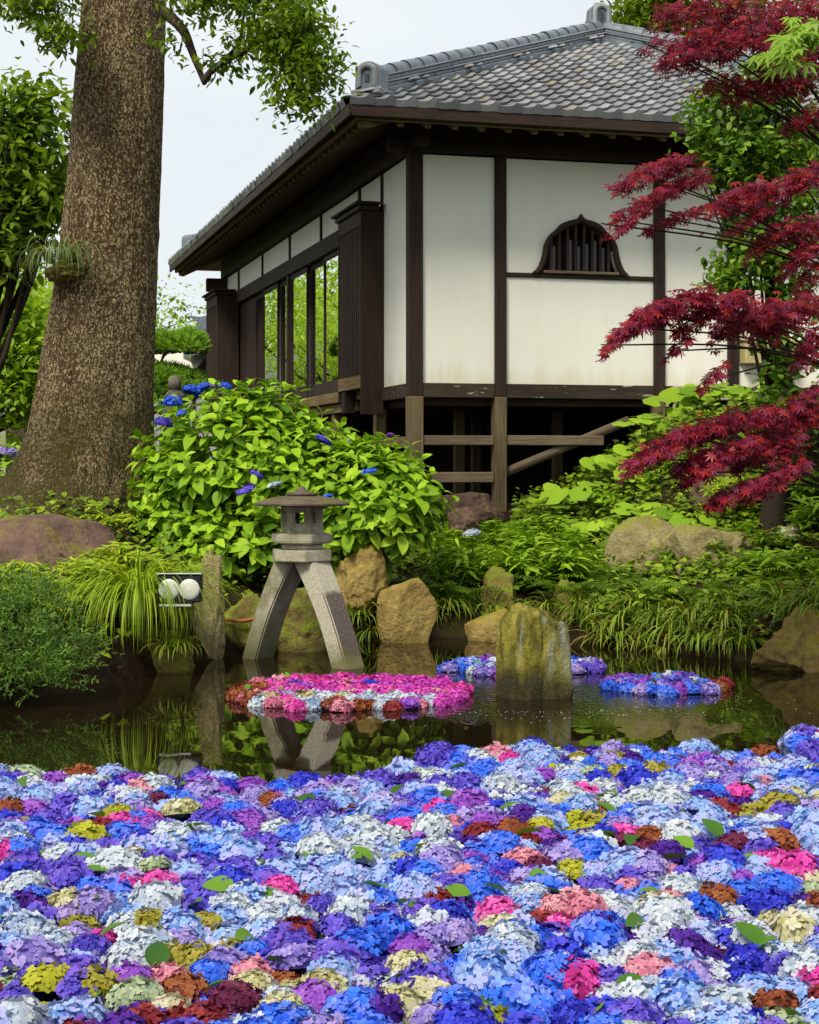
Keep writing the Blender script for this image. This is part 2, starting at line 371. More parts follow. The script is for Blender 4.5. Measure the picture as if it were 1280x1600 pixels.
    # pond water
    N = Nd('pond water'); g = N.n('ShaderNodeNewGeometry').outputs['Position']
    rip = N.noise(g, 2.5, 2, .5, (1, .6, 1)); vd = N.n('ShaderNodeVectorMath', operation='DISTANCE'); N.l(g, vd.inputs[0]); vd.inputs[1].default_value = (.85, 10.9, 0)
    fine = N.noise(g, 26, 2, .5, (1, .55, 1))
    near = N.ramp(N.math('MULTIPLY', vd.outputs['Value'], .8), [(.25, (1, 1, 1)), (1, (0, 0, 0))])
    h = N.math('ADD', N.math('MULTIPLY', rip, .35), N.math('MULTIPLY', N.math('MULTIPLY', fine, near), 1.6))
    p = N.bsdf((.010, .007, .003), .015, N.bump(h, .10, .05), .5); p.inputs['IOR'].default_value = 1.36
    M['water'] = N.done(p)
mk()
G = lambda *c: [(i/(len(c)-1), x) for i, x in enumerate(c)]
M['hyd_leaf'] = leafmat('hydrangea leaf', G((.07, .16, .006), (.16, .31, .010), (.24, .42, .014), (.31, .50, .018), (.40, .58, .04)), .30, .55, .22)
M['cut_leaf'] = leafmat('cut hydrangea leaf', G((.03, .10, .008), (.08, .20, .012), (.16, .30, .02)), .2, .5, .3)
M['maple_red'] = leafmat('red maple leaf', G((.05, .002, .010), (.16, .005, .022), (.28, .010, .045), (.38, .030, .016), (.24, .03, .09), (.12, .005, .03)), .32, .45, .3)
M['maple_lime'] = leafmat('lime maple leaf', G((.20, .36, .03), (.30, .46, .05)), .4, .45)
M['vine_leaf'] = leafmat('vine leaf', G((.05, .12, .008), (.13, .26, .018), (.26, .40, .04)), .35, .45, .3)
M['canopy_leaf'] = leafmat('canopy leaf', G((.06, .11, .006), (.14, .23, .010), (.27, .36, .018)), .45, .45, .25)
M['dark_leaf'] = leafmat('evergreen leaf', G((.05, .10, .006), (.13, .23, .010), (.26, .36, .018)), .40, .45, .25)
M['lime_leaf'] = leafmat('yellow green leaf', G((.17, .32, .012), (.30, .48, .018), (.42, .58, .035)), .45, .5)
M['grass'] = leafmat('liriope blade', G((.07, .12, .008), (.14, .24, .012), (.24, .35, .022), (.30, .22, .05)), .25, .5, .25)
M['grass_fresh'] = leafmat('fresh grass blade', G((.14, .23, .008), (.26, .39, .012), (.39, .49, .03)), .3, .5, .25)
M['bamboo_leaf'] = leafmat('bamboo grass leaf', G((.09, .18, .008), (.20, .36, .012), (.33, .49, .025)), .3, .5, .25)
M['nandina'] = leafmat('golden leaf', G((.20, .33, .010), (.36, .48, .012), (.48, .54, .02)), .35, .5)
M['fern'] = leafmat('fern frond', G((.05, .11, .008), (.11, .21, .010), (.19, .31, .016)), .3, .5, .25)
M['fuki'] = leafmat('coltsfoot leaf', G((.15, .28, .012), (.25, .42, .016), (.35, .52, .03)), .32, .5, .25)
M['ground_leaf'] = leafmat('ground cover leaf', G((.05, .10, .008), (.16, .26, .012), (.31, .42, .02)), .3, .5, .25)
M['juniper'] = leafmat('juniper needle', G((.03, .08, .010), (.085, .18, .018), (.19, .32, .035)), .15, .55)
M['pine'] = leafmat('pine needle', G((.09, .21, .010), (.18, .36, .015), (.27, .47, .03)), .2, .5)
M['stem'] = plain('green stem', (.09, .15, .02), .6, .3, .3)

# ------------------------------------------------------------------ ground and pond
SX = [-9, -6, -4.5, -3.4, -2.6, -2.05, -1.8, -1.35, -.6, 0, .7, 1.4, 2.0, 2.6, 3.1, 4, 5, 6.5, 9]
SY = [2, 3, 6.5, 9.6, 10.8, 11.5, 12.5, 13.45, 14.1, 14.7, 14.75, 14.35, 13.7, 12.95, 12.4, 10.5, 7, 3, 2]
def shore(x): return np.interp(x, SX, SY)
def gz(x, y):
    x = np.asarray(x, float); y = np.asarray(y, float)
    t = y-shore(x)
    near = np.where(y < 3.2, sstep(3.2, 2.4, y), 0)
    up = .20*sstep(-.05, .3, t)+.172*np.clip(t-.1, 0, 4.9)+sstep(1.3, 3.5, x)*sstep(2.2, 6.4, t)*1.05
    dn = np.maximum(-.7, t*.8)
    z = np.where(t > 0, up, dn)
    z = np.where(near > 0, np.maximum(z, lerp(-.7, .12, near)), z)
    return z
def gzf(x, y): return float(gz(x, y))
gx = np.concatenate([np.linspace(-500, -30, 12), np.linspace(-22, -7, 16), np.linspace(-6.5, 6.5, 131), np.linspace(7, 22, 16), np.linspace(30, 500, 12)])
gy = np.concatenate([np.linspace(-400, -10, 10), np.linspace(-6, 8, 29), np.linspace(8.2, 20.5, 124), np.linspace(21, 45, 25), np.linspace(55, 900, 14)])
XX, YY = np.meshgrid(gx, gy)
ZZ = gz(XX, YY)
for i in range(ZZ.shape[0]):
    for j in range(ZZ.shape[1]):
        if abs(XX[i, j]) < 25 and YY[i, j] < 45: ZZ[i, j] += .05*noise.noise((XX[i, j]*1.7, YY[i, j]*1.7, 0))*(1 if ZZ[i, j] > .1 else .3)
V = np.stack([XX.ravel(), YY.ravel(), ZZ.ravel()], 1); nx = len(gx)
F = [(r*nx+c, r*nx+c+1, (r+1)*nx+c+1, (r+1)*nx+c) for r in range(len(gy)-1) for c in range(nx-1)]
obj('ground', mesh_arr('ground', V, F), M['soil'], kind='structure')
wm = mesh_arr('pond', [(-9, 2.3, 0), (9, 2.3, 0), (9, 15.2, 0), (-9, 15.2, 0)], [(0, 1, 2, 3)], smooth=False)
obj('pond', wm, M['water'], kind='structure')

# ------------------------------------------------------------------ the hall
A = math.atan2(2600, 9500)
hall = bpy.data.objects.new('temple_hall', None); COL.objects.link(hall)
hall.location = (.058, 19, 0); hall.rotation_euler = (0, 0, A)
tag(hall, 'white plastered temple hall with dark timber frame and grey tiled hip roof', 'building')
def toW(x, y, z): return Vector((.058+x*math.cos(A)-y*math.sin(A), 19+x*math.sin(A)+y*math.cos(A), z))
def hb(name, x0, x1, y0, y1, z0, z1, mat, bev=.006, parent=None, label=None):
    return obj(name, boxmesh(name, x0, x1, y0, y1, z0, z1, bev), M[mat], parent or hall, label=label)
WX, WY = 7.58, 13.4                    # plan of the walls
ZS, ZW = 2.45, 5.06                    # sill top, wall top
ZE, SL = 5.44, .44                     # tile plane at the eaves, roof slope
EX0, EX1, EY0, EY1 = -1.0, 8.58, -1.0, 14.4
# front wall: posts, panels, sill
FP = [0, 1.016, 3.0, 3.96, 5.8, WX]
for i, u in enumerate(FP):
    hw = .082 if i == 0 else .068
    g = gzf(*toW(u, 0, 0).xy)
    hb('post', u-hw, u+hw, -.075, .085, 2.30, ZW+.02, 'wood_z')
    hb('floor_post', u-hw-.004, u+hw+.004, -.079, .085, g-.3, 2.297, 'grey_z', .008)
for i in range(len(FP)-1):
    a, b = FP[i]+.07, FP[i+1]-.07
    hb('sill', a+.001, b-.001, -.060, .06, 2.285, ZS, 'sill')
    if i == 1: continue
    hb('plaster_panel', a-.01, b+.01, -.025, .05, ZS+.001, ZW, 'plaster', 0)
# the panel with the bell-shaped window
ub = 2.005; zb = 3.745; k = 1.0
half_o = [(.605, 0), (.549, .045), (.507, .115), (.472, .227), (.458, .311), (.423, .395), (.367, .465), (.304, .514), (.248, .577), (.157, .619), (.045, .647), (0, .706)]
half_i = [(.5, 0), (.437, .13), (.41, .24), (.395, .34), (.353, .41), (.283, .458), (.21, .514), (.1, .563), (0, .61)]
def densify(h, n=4):
    pts = curve_pts([(x, y, 0) for x, y in h], n); return [(p.x, p.y) for p in pts]
ho = densify(half_o[:8])+densify(half_o[7:])[1:]
def bell(h): return [(x, y) for x, y in h]+[(-x, y) for x, y in h[::-1][1:]]
hi = densify(half_i, 5)
a, b = FP[1]+.06, FP[2]-.06
inner = [(ub+x, zb+y) for x, y in bell(hi)]
poly = [(b, zb), (b, ZW), (a, ZW), (a, zb)]+[(p[0], p[1]) for p in inner[::-1]]
obj('plaster_panel', prism('plaster_panel', poly, lambda p, q, c: (p, -.025+c, q), .075), M['plaster'], hall)
hb('plaster_panel', a, b, -.025, .05, ZS+.001, zb-.054, 'plaster', 0)
hb('window_rail', a+.0105, b-.0105, -.052, .055, zb-.055, zb-.003, 'wood_x')
win = bpy.data.objects.new('bell_window', None); COL.objects.link(win); win.parent = hall
oo = bell(ho); ni_ = 60
def resample(pl, n):
    pl = [Vector((x, y)) for x, y in pl]; L = [0]
    for i in range(1, len(pl)): L.append(L[-1]+(pl[i]-pl[i-1]).length)
    xs = np.linspace(0, L[-1], n); return list(zip(np.interp(xs, L, [p.x for p in pl]), np.interp(xs, L, [p.y for p in pl])))
hoR = resample(ho, 32); hiR = resample(hi, 32)
for s in (1, -1):
    mb = MB(); Vv = []; Ff = []
    for (xo, zo), (xi, zi) in zip(hoR, hiR):
        xi = min(xi, xo-.012) if xo > .03 else xi; 
        for xx, zz, yy in ((xo, zo, -.03), (xo, zo, -.085), ((xo+xi)/2, (zo+zi)/2, -.10), (xi, zi, -.07), (xi, zi, .03)): Vv.append((ub+s*xx, yy, zb+zz))
    for i in range(len(hoR)-1):
        for j in range(4): Ff.append((i*5+j, i*5+j+1, i*5+j+6, i*5+j+5))
    mb.add(Vv, Ff); obj('frame', mb.mesh('frame'), M['wood_x'], win)
hb('sill', ub-.47, ub+.47, -.095, .03, zb-.002, zb+.03, 'grey_x', parent=win)
for i in range(8):
    x = ub-.36+i*.103; ax = abs(x-ub); top = np.interp(ax, [p[0] for p in hiR[::-1]], [p[1] for p in hiR[::-1]])
    hb('bar', x-.017, x+.017, -.035, .005, zb+.031, zb+top+.005, 'wood_z', .003, parent=win)
M['paper'] = plain('window paper', (.20, .21, .24), .6, .3, .3, 12)
for i in range(7):
    x = ub-.31+i*.103
    if i == 1: continue
    hb('pane', x-.028, x+.028, .045, .055, zb+.05, zb+.33+.04*((i*7) % 3), 'paper', 0, parent=win)
hb('backing', ub-.6, ub+.6, .30, .32, zb-.02, zb+.72, 'wood_z', 0, parent=win)
# rails under the floor
hb('floor_rail', .085, .94, -.05, .03, 1.74, 1.85, 'grey_x', .008)
hb('floor_rail', 1.09, 2.30, -.05, .03, 1.74, 1.855, 'grey_x', .008)
hb('floor_rail', .20, .938, -.055, .02, 1.31, 1.43, 'grey_x', .008)
hb('floor_rail', -.05, .04, .09, 1.25, 1.72, 1.84, 'grey_y', .008)
bm_ = MB(); L_ = math.hypot(1.55, .62); th = math.atan2(.62, 1.55)
bm_.box(0, L_, .035, .085, -.05, .05); o = obj('brace', bm_.mesh('brace', False), M['grey_x'], hall, loc=(1.08, -.05, 1.42)); o.rotation_euler = (0, -th, 0)
for (x, y) in ((.35, 1.2), (1.02, 1.6), (2.4, 1.8), (3.4, 1.5), (.1, 4.9), (2.0, 4.0), (4.2, 3.6)):
    hb('floor_post', x-.06, x+.06, y-.06, y+.06, gzf(*toW(x, y, 0).xy)-.2, 2.20, 'grey_z')
hb('floor', .09, WX-.1, .09, WY-.1, 2.20, 2.30, 'wood_x', 0)
hb('crawl_wall', .5, WX, 5.2, 5.3, .4, 2.19, 'wood_x', 0)
# left wall
VP = [1.36, 2.53, 4.86, 7.15, 9.53, 11.96, WY]
ZH = 4.67
hb('plaster_panel', -.025, .05, .075, 1.40, ZS+.001, ZW, 'plaster', 0)
prev = 1.40
for i, v in enumerate(VP):
    hb('strut', -.05, .055, v-.035, v+.035, ZH+.001 if i else ZH-.4, ZW, 'wood_z', .004)
    if i: hb('plaster_panel', -.022, .05, prev+.001, v-.0355, ZH+.002, ZW, 'plaster', 0)
    prev = v+.0355
hb('header_beam', -.09, .07, 1.42, WY+.05, 4.44, ZH, 'wood_y')
hb('sill', -.06, .06, .09, 1.39, 2.285, ZS, 'sill')
hb('floor_beam', -.16, .05, 1.41, WY, 2.33, 2.47, 'grey_y', .01)
hb('floor_beam', -.10, .03, 1.5, WY, 2.20, 2.325, 'grey_y', .01)
hb('corner_post', -.07, .08, WY-.05, WY+.1, 1.0, ZW, 'wood_z')
hb('post', -.075, .075, 7.08, 7.24, 2.475, 4.437, 'wood_z')
for v, dz in ((1.55, 2.2), (3.9, 2.2), (7.1, 2.2), (10.3, 2.2)):
    hb('floor_post', -.08, .05, v-.08, v+.08, gzf(*toW(0, v, 0).xy)-.2, 2.195, 'grey_z')
# glass sliding doors
edges = [2.5, 3.55, 4.65, 5.79, 7.05]; edges2 = [7.26, 8.1, 9.45, 10.4]
for es in (edges, edges2):
    for j in range(len(es)-1):
        y0, y1 = es[j], es[j+1]; xo = -.03 if j % 2 else .02
        d = bpy.data.objects.new('sliding_door', None); COL.objects.link(d); d.parent = hall
        for yy in (y0, y1-.055):
            hb('stile', xo-.016, xo+.016, yy+.002, yy+.053, 2.475, 4.435, 'wood_z', .003, parent=d)
        hb('kick_board', xo-.014, xo+.014, y0+.054, y1-.056, 2.477, 2.67, 'wood_y', .003, parent=d)
        hb('top_rail', xo-.014, xo+.014, y0+.054, y1-.056, 4.36, 4.434, 'wood_y', .003, parent=d)
        g = mesh_arr('pane', [(xo, y0+.05, 2.66), (xo, y1-.05, 2.66), (xo, y1-.05, 4.37), (xo, y0+.05, 4.37)], [(0, 1, 2, 3)], smooth=False)
        obj('pane', g, M['glass'], d)
for v in np.arange(10.42, 11.95, .3): hb('shutter_board', .0, .04, v, v+.285, 2.475, 4.436, 'wood_z', .006)
# interior seen through the glass
M['fusuma'] = plain('paper screen', (.55, .52, .42), .8, .2, .08, 5)
for v in (1.5, 3.3, 5.1, 6.9, 8.7): hb('paper_screen', 1.95, 2.0, v, v+1.7, 2.31, 4.2, 'fusuma', .006)
for v in (1.42, 3.22, 5.02, 6.82, 8.62): hb('post', 1.93, 2.02, v-.02, v+.078, 2.31, 4.9, 'wood_z', .006)
hb('lintel', 1.92, 2.03, 1.5, 10.4, 4.21, 4.9, 'wood_y')
hb('ceiling', .1, WX, .1, WY, 4.92, 4.98, 'wood_y', 0)
hb('wall', WX-.04, WX+.04, .08, WY, 2.0, ZW, 'plaster', 0)
hb('wall', .09, WX-.05, WY-.02, WY+.06, 2.0, ZW, 'plaster', 0)
hb('partition_wall', .2, WX-.05, 10.6, 10.7, 2.31, 4.9, 'plaster', 0)
# shutter boxes
def shutter_box(y0, y1, depth, slats, below):
    t = bpy.data.objects.new('shutter_box', None); COL.objects.link(t); t.parent = hall
    x0 = -depth
    hb('end_board', x0-.02, -.092 if not slats else -.03, y0-.03, y0+.001, 2.12, 4.60, 'wood_z', .006, parent=t)
    hb('end_board', x0-.02, -.095, y1-.001, y1+.03, 2.30, 4.60, 'wood_z', .006, parent=t)
    hb('cap', x0-.10, -.0905, y0-.12, y1+.10, 4.665, 4.70, 'wood_y', .01, parent=t)
    hb('cap_moulding', x0-.055, -.0908, y0-.07, y1+.06, 4.602, 4.664, 'wood_y', .012, parent=t)
    hb('upper_rail', x0-.015, x0+.03, y0+.002, y1-.002, 4.42, 4.60, 'wood_y', .006, parent=t)
    hb('lower_rail', x0-.025, x0+.03, y0+.002, y1-.002, 2.44, 2.60, 'grey_y', .006, parent=t)
    hb('bracket', x0-.01, -.17, y1-.30, y1-.12, 2.16, 2.435, 'wood_z', .006, parent=t)
    hb('back_board', x0+.04, x0+.06, y0+.002, y1-.002, 2.47, 4.58, 'wood_z', 0, parent=t)
    n = slats
    for i in range(n):
        yy = y0+.03+(y1-y0-.06)*(i+.5)/n
        hb('slat', x0-.012, x0+.022, yy-.028, yy+.028, 2.605, 4.415, 'wood_z', .004, parent=t)
shutter_box(1.32, 2.50, .30, 11, True)
shutter_box(12.0, 13.25, .42, 9, False)
# eaves: plates, deck, rafters, fascias
hb('wall_plate', -.32, WX+.3, -.10, .09, ZW+.021, 5.42, 'wood_x', .01)
hb('wall_plate', -.10, .09, .0905, WY+.3, ZW+.021, 5.42, 'wood_y', .01)
hb('bracket_arm', -.10, .09, -.36, -.1005, ZW+.05, 5.36, 'wood_y', .01)
hb('bracket_arm', -.42, .10, WY-.06, WY+.09, 4.80, 5.05, 'wood_x', .01)
def zr(x, y): return ZE+SL*min(x-EX0, EX1-x, y-EY0, EY1-y)
wdt = (EX1-EX0)/2
ap1 = (EX0+wdt, EY0+wdt); ap2 = (EX0+wdt, EY1-wdt)
def deck(dz, inset=0):
    return [(EX0+inset, EY0+inset, ZE+SL*inset+dz), (EX1-inset, EY0+inset, ZE+SL*inset+dz), (EX1-inset, EY1-inset, ZE+SL*inset+dz), (EX0+inset, EY1-inset, ZE+SL*inset+dz),
            (*ap1, ZE+SL*wdt+dz), (*ap2, ZE+SL*wdt+dz)]
bm = bmesh.new(); T = [bm.verts.new(p) for p in deck(-.045, .03)]; B = [bm.verts.new(p) for p in deck(-.15, .03)]
for S, fl in ((T, 1), (B, 0)):
    for f in ((0, 1, 4), (1, 2, 5, 4), (2, 3, 5), (3, 0, 4, 5)): bm.faces.new([S[i] for i in (f if fl else f[::-1])])
for i in range(4): bm.faces.new((T[i], B[i], B[(i+1) % 4], T[(i+1) % 4]))
bmesh.ops.recalc_face_normals(bm, faces=bm.faces[:])
me = bpy.data.meshes.new('roof_deck'); bm.to_mesh(me); bm.free()
roof = obj('roof', me, M['rafter_x'], hall)
zf = ZE-.05
hb('fascia', EX0+.03, EX1-.03, EY0-.005, EY0+.029, zf-.14, zf-.0, 'wood_x', .008)
hb('fascia', EX0-.005, EX0+.029, EY0+.0295, EY1-.03, zf-.14, zf-.0, 'wood_y', .008)
hb('inner_fascia', EX0+.10, EX1-.1, EY0+.09, EY0+.15, zf-.155, zf-.07, 'grey_x', .008)
hb('inner_fascia', EX0+.09, EX0+.15, EY0+.1505, EY1-.1, zf-.155, zf-.07, 'grey_y', .008)
rl = 1.35
rm = boxmesh('rafter', -.036, .036, 0, rl, -.12, 0, .005); rm.materials.append(M['rafter_y'])
for x in np.arange(EX0+.62, EX1-.5, .31):
    o = obj('rafter', rm, None, hall, loc=(x, EY0+.155, ZE+SL*.155-.20)); o.rotation_euler = (math.atan(SL), 0, 0); o.scale.y = min(1, (min(x-EX0, EX1-x)-.16)/rl)
rm2 = boxmesh('rafter', 0, rl, -.036, .036, -.12, 0, .005); rm2.materials.append(M['rafter_x'])
for y in np.arange(EY0+.62, EY1-.5, .31):
    o = obj('rafter', rm2, None, hall, loc=(EX0+.155, y, ZE+SL*.155-.20)); o.rotation_euler = (0, -math.atan(SL), 0); o.scale.x = min(1, (min(y-EY0, EY1-y)-.16)/rl)
hm = boxmesh('hip_rafter', 0, 2.0, -.07, .07, -.20, 0, .01); hm.materials.append(M['grey_x'])
hs = math.atan(SL/math.sqrt(2))
for (x, y, az) in ((EX0+.16, EY0+.16, 45), (EX0+.16, EY1-.16, -45)):
    o = obj('hip_rafter', hm, None, hall, loc=(x, y, ZE+SL*.16-.16)); o.rotation_euler = Matrix.Rotation(R(az), 4, 'Z').to_euler()
    o.rotation_euler = (Matrix.Rotation(R(az), 3, 'Z') @ Matrix.Rotation(-hs, 3, 'Y')).to_euler()
# tiles
TW, TE = .238, .205
def tile_arr(eave):
    prof = []
    for i in range(11):
        t = i/10; x = t*(TW+.03)
        z = -.014*math.sin(math.pi*min(1, t/.62)) if t < .62 else .034*math.sin(math.pi*(t-.62)/.38)
        prof.append((x, z))
    V = []; F = []
    for y, dz in ((0, .030), (TE+.05, -.006)):
        for x, z in prof: V.append((x, y, z+dz))
    n = len(prof); lip = .020 if not eave else .085
    for i, (x, z) in enumerate(prof):
        V.append((x, .002 if not eave else -.004, (z+.030-lip) if not eave else (min(z, .0)*.4-.05)))
    for i in range(n-1):
        F.append((i, i+1, n+i+1, n+i)); F.append((2*n+i, 2*n+i+1, i+1, i))
    return np.array(V), np.array(F)
sa = math.atan(SL)
tile_me = mesh_arr('roof_tile', *tile_arr(False), np.zeros(33)); tile_me.materials.append(M['tile'])
eave_me = mesh_arr('eave_tile', *tile_arr(True), np.zeros(33)); eave_me.materials.append(M['tile'])
for me in (tile_me, eave_me): me.polygons.foreach_set('use_smooth', np.array([i % 2 == 0 for i in range(len(me.polygons))]))
def face_tiles(origin, xdir, ydir, length, left_in, ):
    """matrices of all tiles of one hipped roof slope; xdir along the eave, ydir up the slope in plan"""
    out = []; rows = int(wdt/math.cos(sa)/TE)
    X = Vector((*xdir, 0)); Yd = Vector((ydir[0]*math.cos(sa), ydir[1]*math.cos(sa), math.sin(sa))); Z = X.cross(Yd)
    for r in range(rows+1):
        yp = r*TE*math.cos(sa)
        n = int(length/TW)
        for c in range(n):
            x = c*TW
            if x < yp-.12 or x+TW > length-yp+.12: continue
            p = Vector(origin)+X*x+Yd*(r*TE)
            m = Matrix((( X.x, Yd.x, Z.x, p.x), (X.y, Yd.y, Z.y, p.y), (X.z, Yd.z, Z.z, p.z), (0, 0, 0, 1)))
            m = m @ Matrix.Rotation(random.uniform(-.02, .02), 4, 'Z') @ Matrix.Translation((random.uniform(-.004, .004), random.uniform(-.006, .006), random.uniform(-.002, .003)))
            out.append((r, x, m))
    return out
front = face_tiles((EX0, EY0-.03, ZE-.015), (1, 0), (0, 1), EX1-EX0, 0)
vis = [t for t in front if t[1] < 6.1]; hid = [t for t in front if t[1] >= 6.1]
vis.sort(key=lambda t: t[0]*.9+abs(t[1]-2.5)*.8)
def put_tile(t):
    o = bpy.data.objects.new('eave_tile' if t[0] == 0 else 'roof_tile', eave_me if t[0] == 0 else tile_me); COL.objects.link(o); o.parent = roof; o.matrix_local = t[2]
for t in vis[:320]: put_tile(t)
left = face_tiles((EX0-.03, EY1, ZE-.015), (0, -1), (1, 0), EY1-EY0, 0)
right = face_tiles((EX1+.03, EY0, ZE-.015), (0, 1), (-1, 0), EY1-EY0, 0)
for t in left:
    if t[0] == 0: put_tile(t)
rest = vis[320:]+hid+[t for t in left if t[0] > 0]+right
obj('tiling', inst_mesh('tiling', *tile_arr(False), np.array([np.array(t[2]) for t in rest])), M['tile'], roof, kind='stuff')
# hip ridges
def hip(cx, cy, az, length, name='hip_ridge', slope=True, end=True):
    t = bpy.data.objects.new(name, None); COL.objects.link(t); t.parent = hall
    z0 = zr(cx, cy)+.0
    rot = Matrix.Rotation(R(az), 3, 'Z') @ Matrix.Rotation(-hs if slope else 0, 3, 'Y')
    t.location = (cx, cy, z0); t.rotation_euler = rot.to_euler()
    for i, (hw, h0, h1) in enumerate(((.15, -.04, .03), (.125, .032, .075), (.14, .077, .10), (.115, .102, .145), (.125, .147, .168))):
        segs = int(length/.9)+1
        for s in range(segs):
            a, b = length*s/segs, length*(s+1)/segs
            obj('ridge_course', boxmesh('ridge_course', a+.002, b-.002, -hw, hw, h0, h1, .008), M['tile' if i in (2, 4) else 'ridge'], t)
    n = int(length/.31); cap = MB(); V = []; F = []
    for q, (xx, r) in enumerate(((0, .10), (.30, .094), (.33, .088))):
        for j in range(9):
            th = math.pi*j/8; V.append((xx, -r*1.05*math.cos(th), .165+r*math.sin(th)*1.05))
    for q in range(2):
        for j in range(8): F.append((q*9+j, q*9+j+1, q*9+j+10, q*9+j+9))
    F.append((0, 4, 8, 8)) if False else None
    cm = mesh_arr('ridge_cap_tile', V, F, np.zeros(len(V))); cm.materials.append(M['ridge'])
    for s in range(n): obj('ridge_cap_tile', cm, None, t, loc=(length*s/n, 0, random.uniform(-.004, .006)))
    return t
def oni(loc, az, w_, h_):
    """arched end tile with a recessed panel"""
    t = bpy.data.objects.new('ridge_end_tile', None); COL.objects.link(t); t.parent = hall; t.location = loc; t.rotation_euler = (0, 0, R(az))
    def arch(hw, h, base=0):
        p = [(-hw, base)]
        for j in range(13):
            th = math.pi-math.pi*j/12; p.append((hw*.96*math.cos(th), h-hw*.75+hw*.75*math.sin(th)))
        return p+[(hw, base)]
    obj('body', prism('body', arch(w_/2, h_), lambda a, b, c: (c, a, b), .22), M['ridge'], t)
    outer = arch(w_/2-.01, h_-.012); inn = arch(w_/2-.075, h_-.075, .04)
    mb = MB(); n = len(outer); V = [(-.03, a, b) for a, b in outer]+[(-.03, a, b) for a, b in inn]+[(.0, a, b) for a, b in inn]+[(0, a, b) for a, b in outer]
    F = []
    for i in range(n-1): F += [(i, i+1, n+i+1, n+i), (n+i, n+i+1, 2*n+i+1, 2*n+i), (3*n+i, 3*n+i+1, i+1, i)]
    mb.add(V, F); obj('rim', mb.mesh('rim', False), M['tile'], t)
    obj('recess', prism('recess', arch(w_/2-.12, h_-.13, .08), lambda a, b, c: (c-.012, a, b), .01), M['grey_dark'], t)
    obj('foot', boxmesh('foot', -.05, .26, -w_/2-.04, w_/2+.04, -.07, -.002, .012), M['tile'], t)
M['grey_dark'] = plain('dark tile recess', (.045, .05, .065), .6, .3)
hl = math.hypot((wdt-.42)*math.sqrt(2), (wdt-.42)*SL)
hip(EX0+.42, EY0+.42, 45, hl); hip(EX1-.42, EY0+.42, 135, hl); hip(EX0+.42, EY1-.42, -45, hl)
t = hip(ap1[0], ap1[1], 90, ap2[1]-ap1[1], 'main_ridge', False); t.location.z = ZE+SL*wdt-.02
oni((EX0+.26, EY0+.26, zr(EX0+.26, EY0+.26)+.05), 45, .29, .30)
oni((EX0+.30, EY1-.30, zr(EX0+.3, EY1-.3)+.05), -45, .28, .34)
oni((ap1[0]-.02, ap1[1]-.10, ZE+SL*wdt+.14), 90, .30, .36)
# conduit and meter box on the front wall
M['conduit'] = plain('beige conduit', (.33, .30, .2), .5, .4)
mb = MB(); mb.tube(curve_pts([(3.08, -.10, 2.20), (3.10, -.10, 2.36), (3.22, -.10, 2.43), (3.6, -.10, 2.38), (4.1, -.10, 2.42), (4.35, -.10, 2.55), (4.4, -.10, 2.75)]), .022, 8)
obj('conduit', mb.mesh('conduit'), M['conduit'], hall)
mb = MB(); mb.tube(curve_pts([(3.14, -.13, 2.16), (3.22, -.13, 2.30), (3.5, -.13, 2.31), (3.9, -.13, 2.30), (4.25, -.13, 2.40)]), .018, 8)
obj('conduit', mb.mesh('conduit'), M['conduit'], hall)
M['box_yellow'] = plain('pale yellow box', (.45, .38, .17), .55, .4)
hb('meter_box', 4.05, 4.75, -.20, -.03, 2.72, 3.02, 'box_yellow', .012)

# ------------------------------------------------------------------ rocks
def rock(name, c, size, seed, mat, label, cuts=15, rough=.26, rotz=0, sub=5, cutd=(.56, .86), cat='rock', group=None):
    bm = bmesh.new(); bmesh.ops.create_icosphere(bm, subdivisions=sub, radius=1)
    rg = random.Random(seed); off = Vector((rg.uniform(-50, 50), rg.uniform(-50, 50), rg.uniform(-50, 50)))
    pl = []
    for i in range(cuts):
        n = Vector((rg.gauss(0, 1), rg.gauss(0, 1), rg.gauss(0, .8))).normalized(); pl.append((n, rg.uniform(*cutd)))
    for v in bm.verts:
        p = v.co.copy()
        for n, d in pl:
            e = p.dot(n)-d
            if e > 0: p -= n*e*.97
        p *= 1+rough*noise.fractal(p*1.3+off, .9, 2.1, 4)*.6+rough*.45*noise.fractal(p*4.5+off, .7, 2.3, 5)-rough*.5*max(0, .12-abs(noise.noise(p*2.2+off*2)))*2
        v.co = Vector((p.x*size[0], p.y*size[1], p.z*size[2]))
    for f in bm.faces: f.smooth = True
    me = bpy.data.meshes.new(name); bm.to_mesh(me); bm.free()
    return obj(name, me, M[mat], None, c, rotz, label, cat, group)
def rock_px(x0, x1, y0, y1, d, seed, mat, label, depth=.8, **kw):
    """a rock whose outline spans the given extent at distance d; its foot is sunk a little"""
    s = d/FPX; wx = (x1-x0)*s/2/.86; top = EYE-(y0-HOR)*s; bot = EYE-(y1-HOR)*s-.08
    return rock('rock', ((x0+x1)/2*s-640*s, d, (top+bot)/2), (wx*1.06, wx*depth, (top-bot)/2/.80), seed, mat, label, **kw)
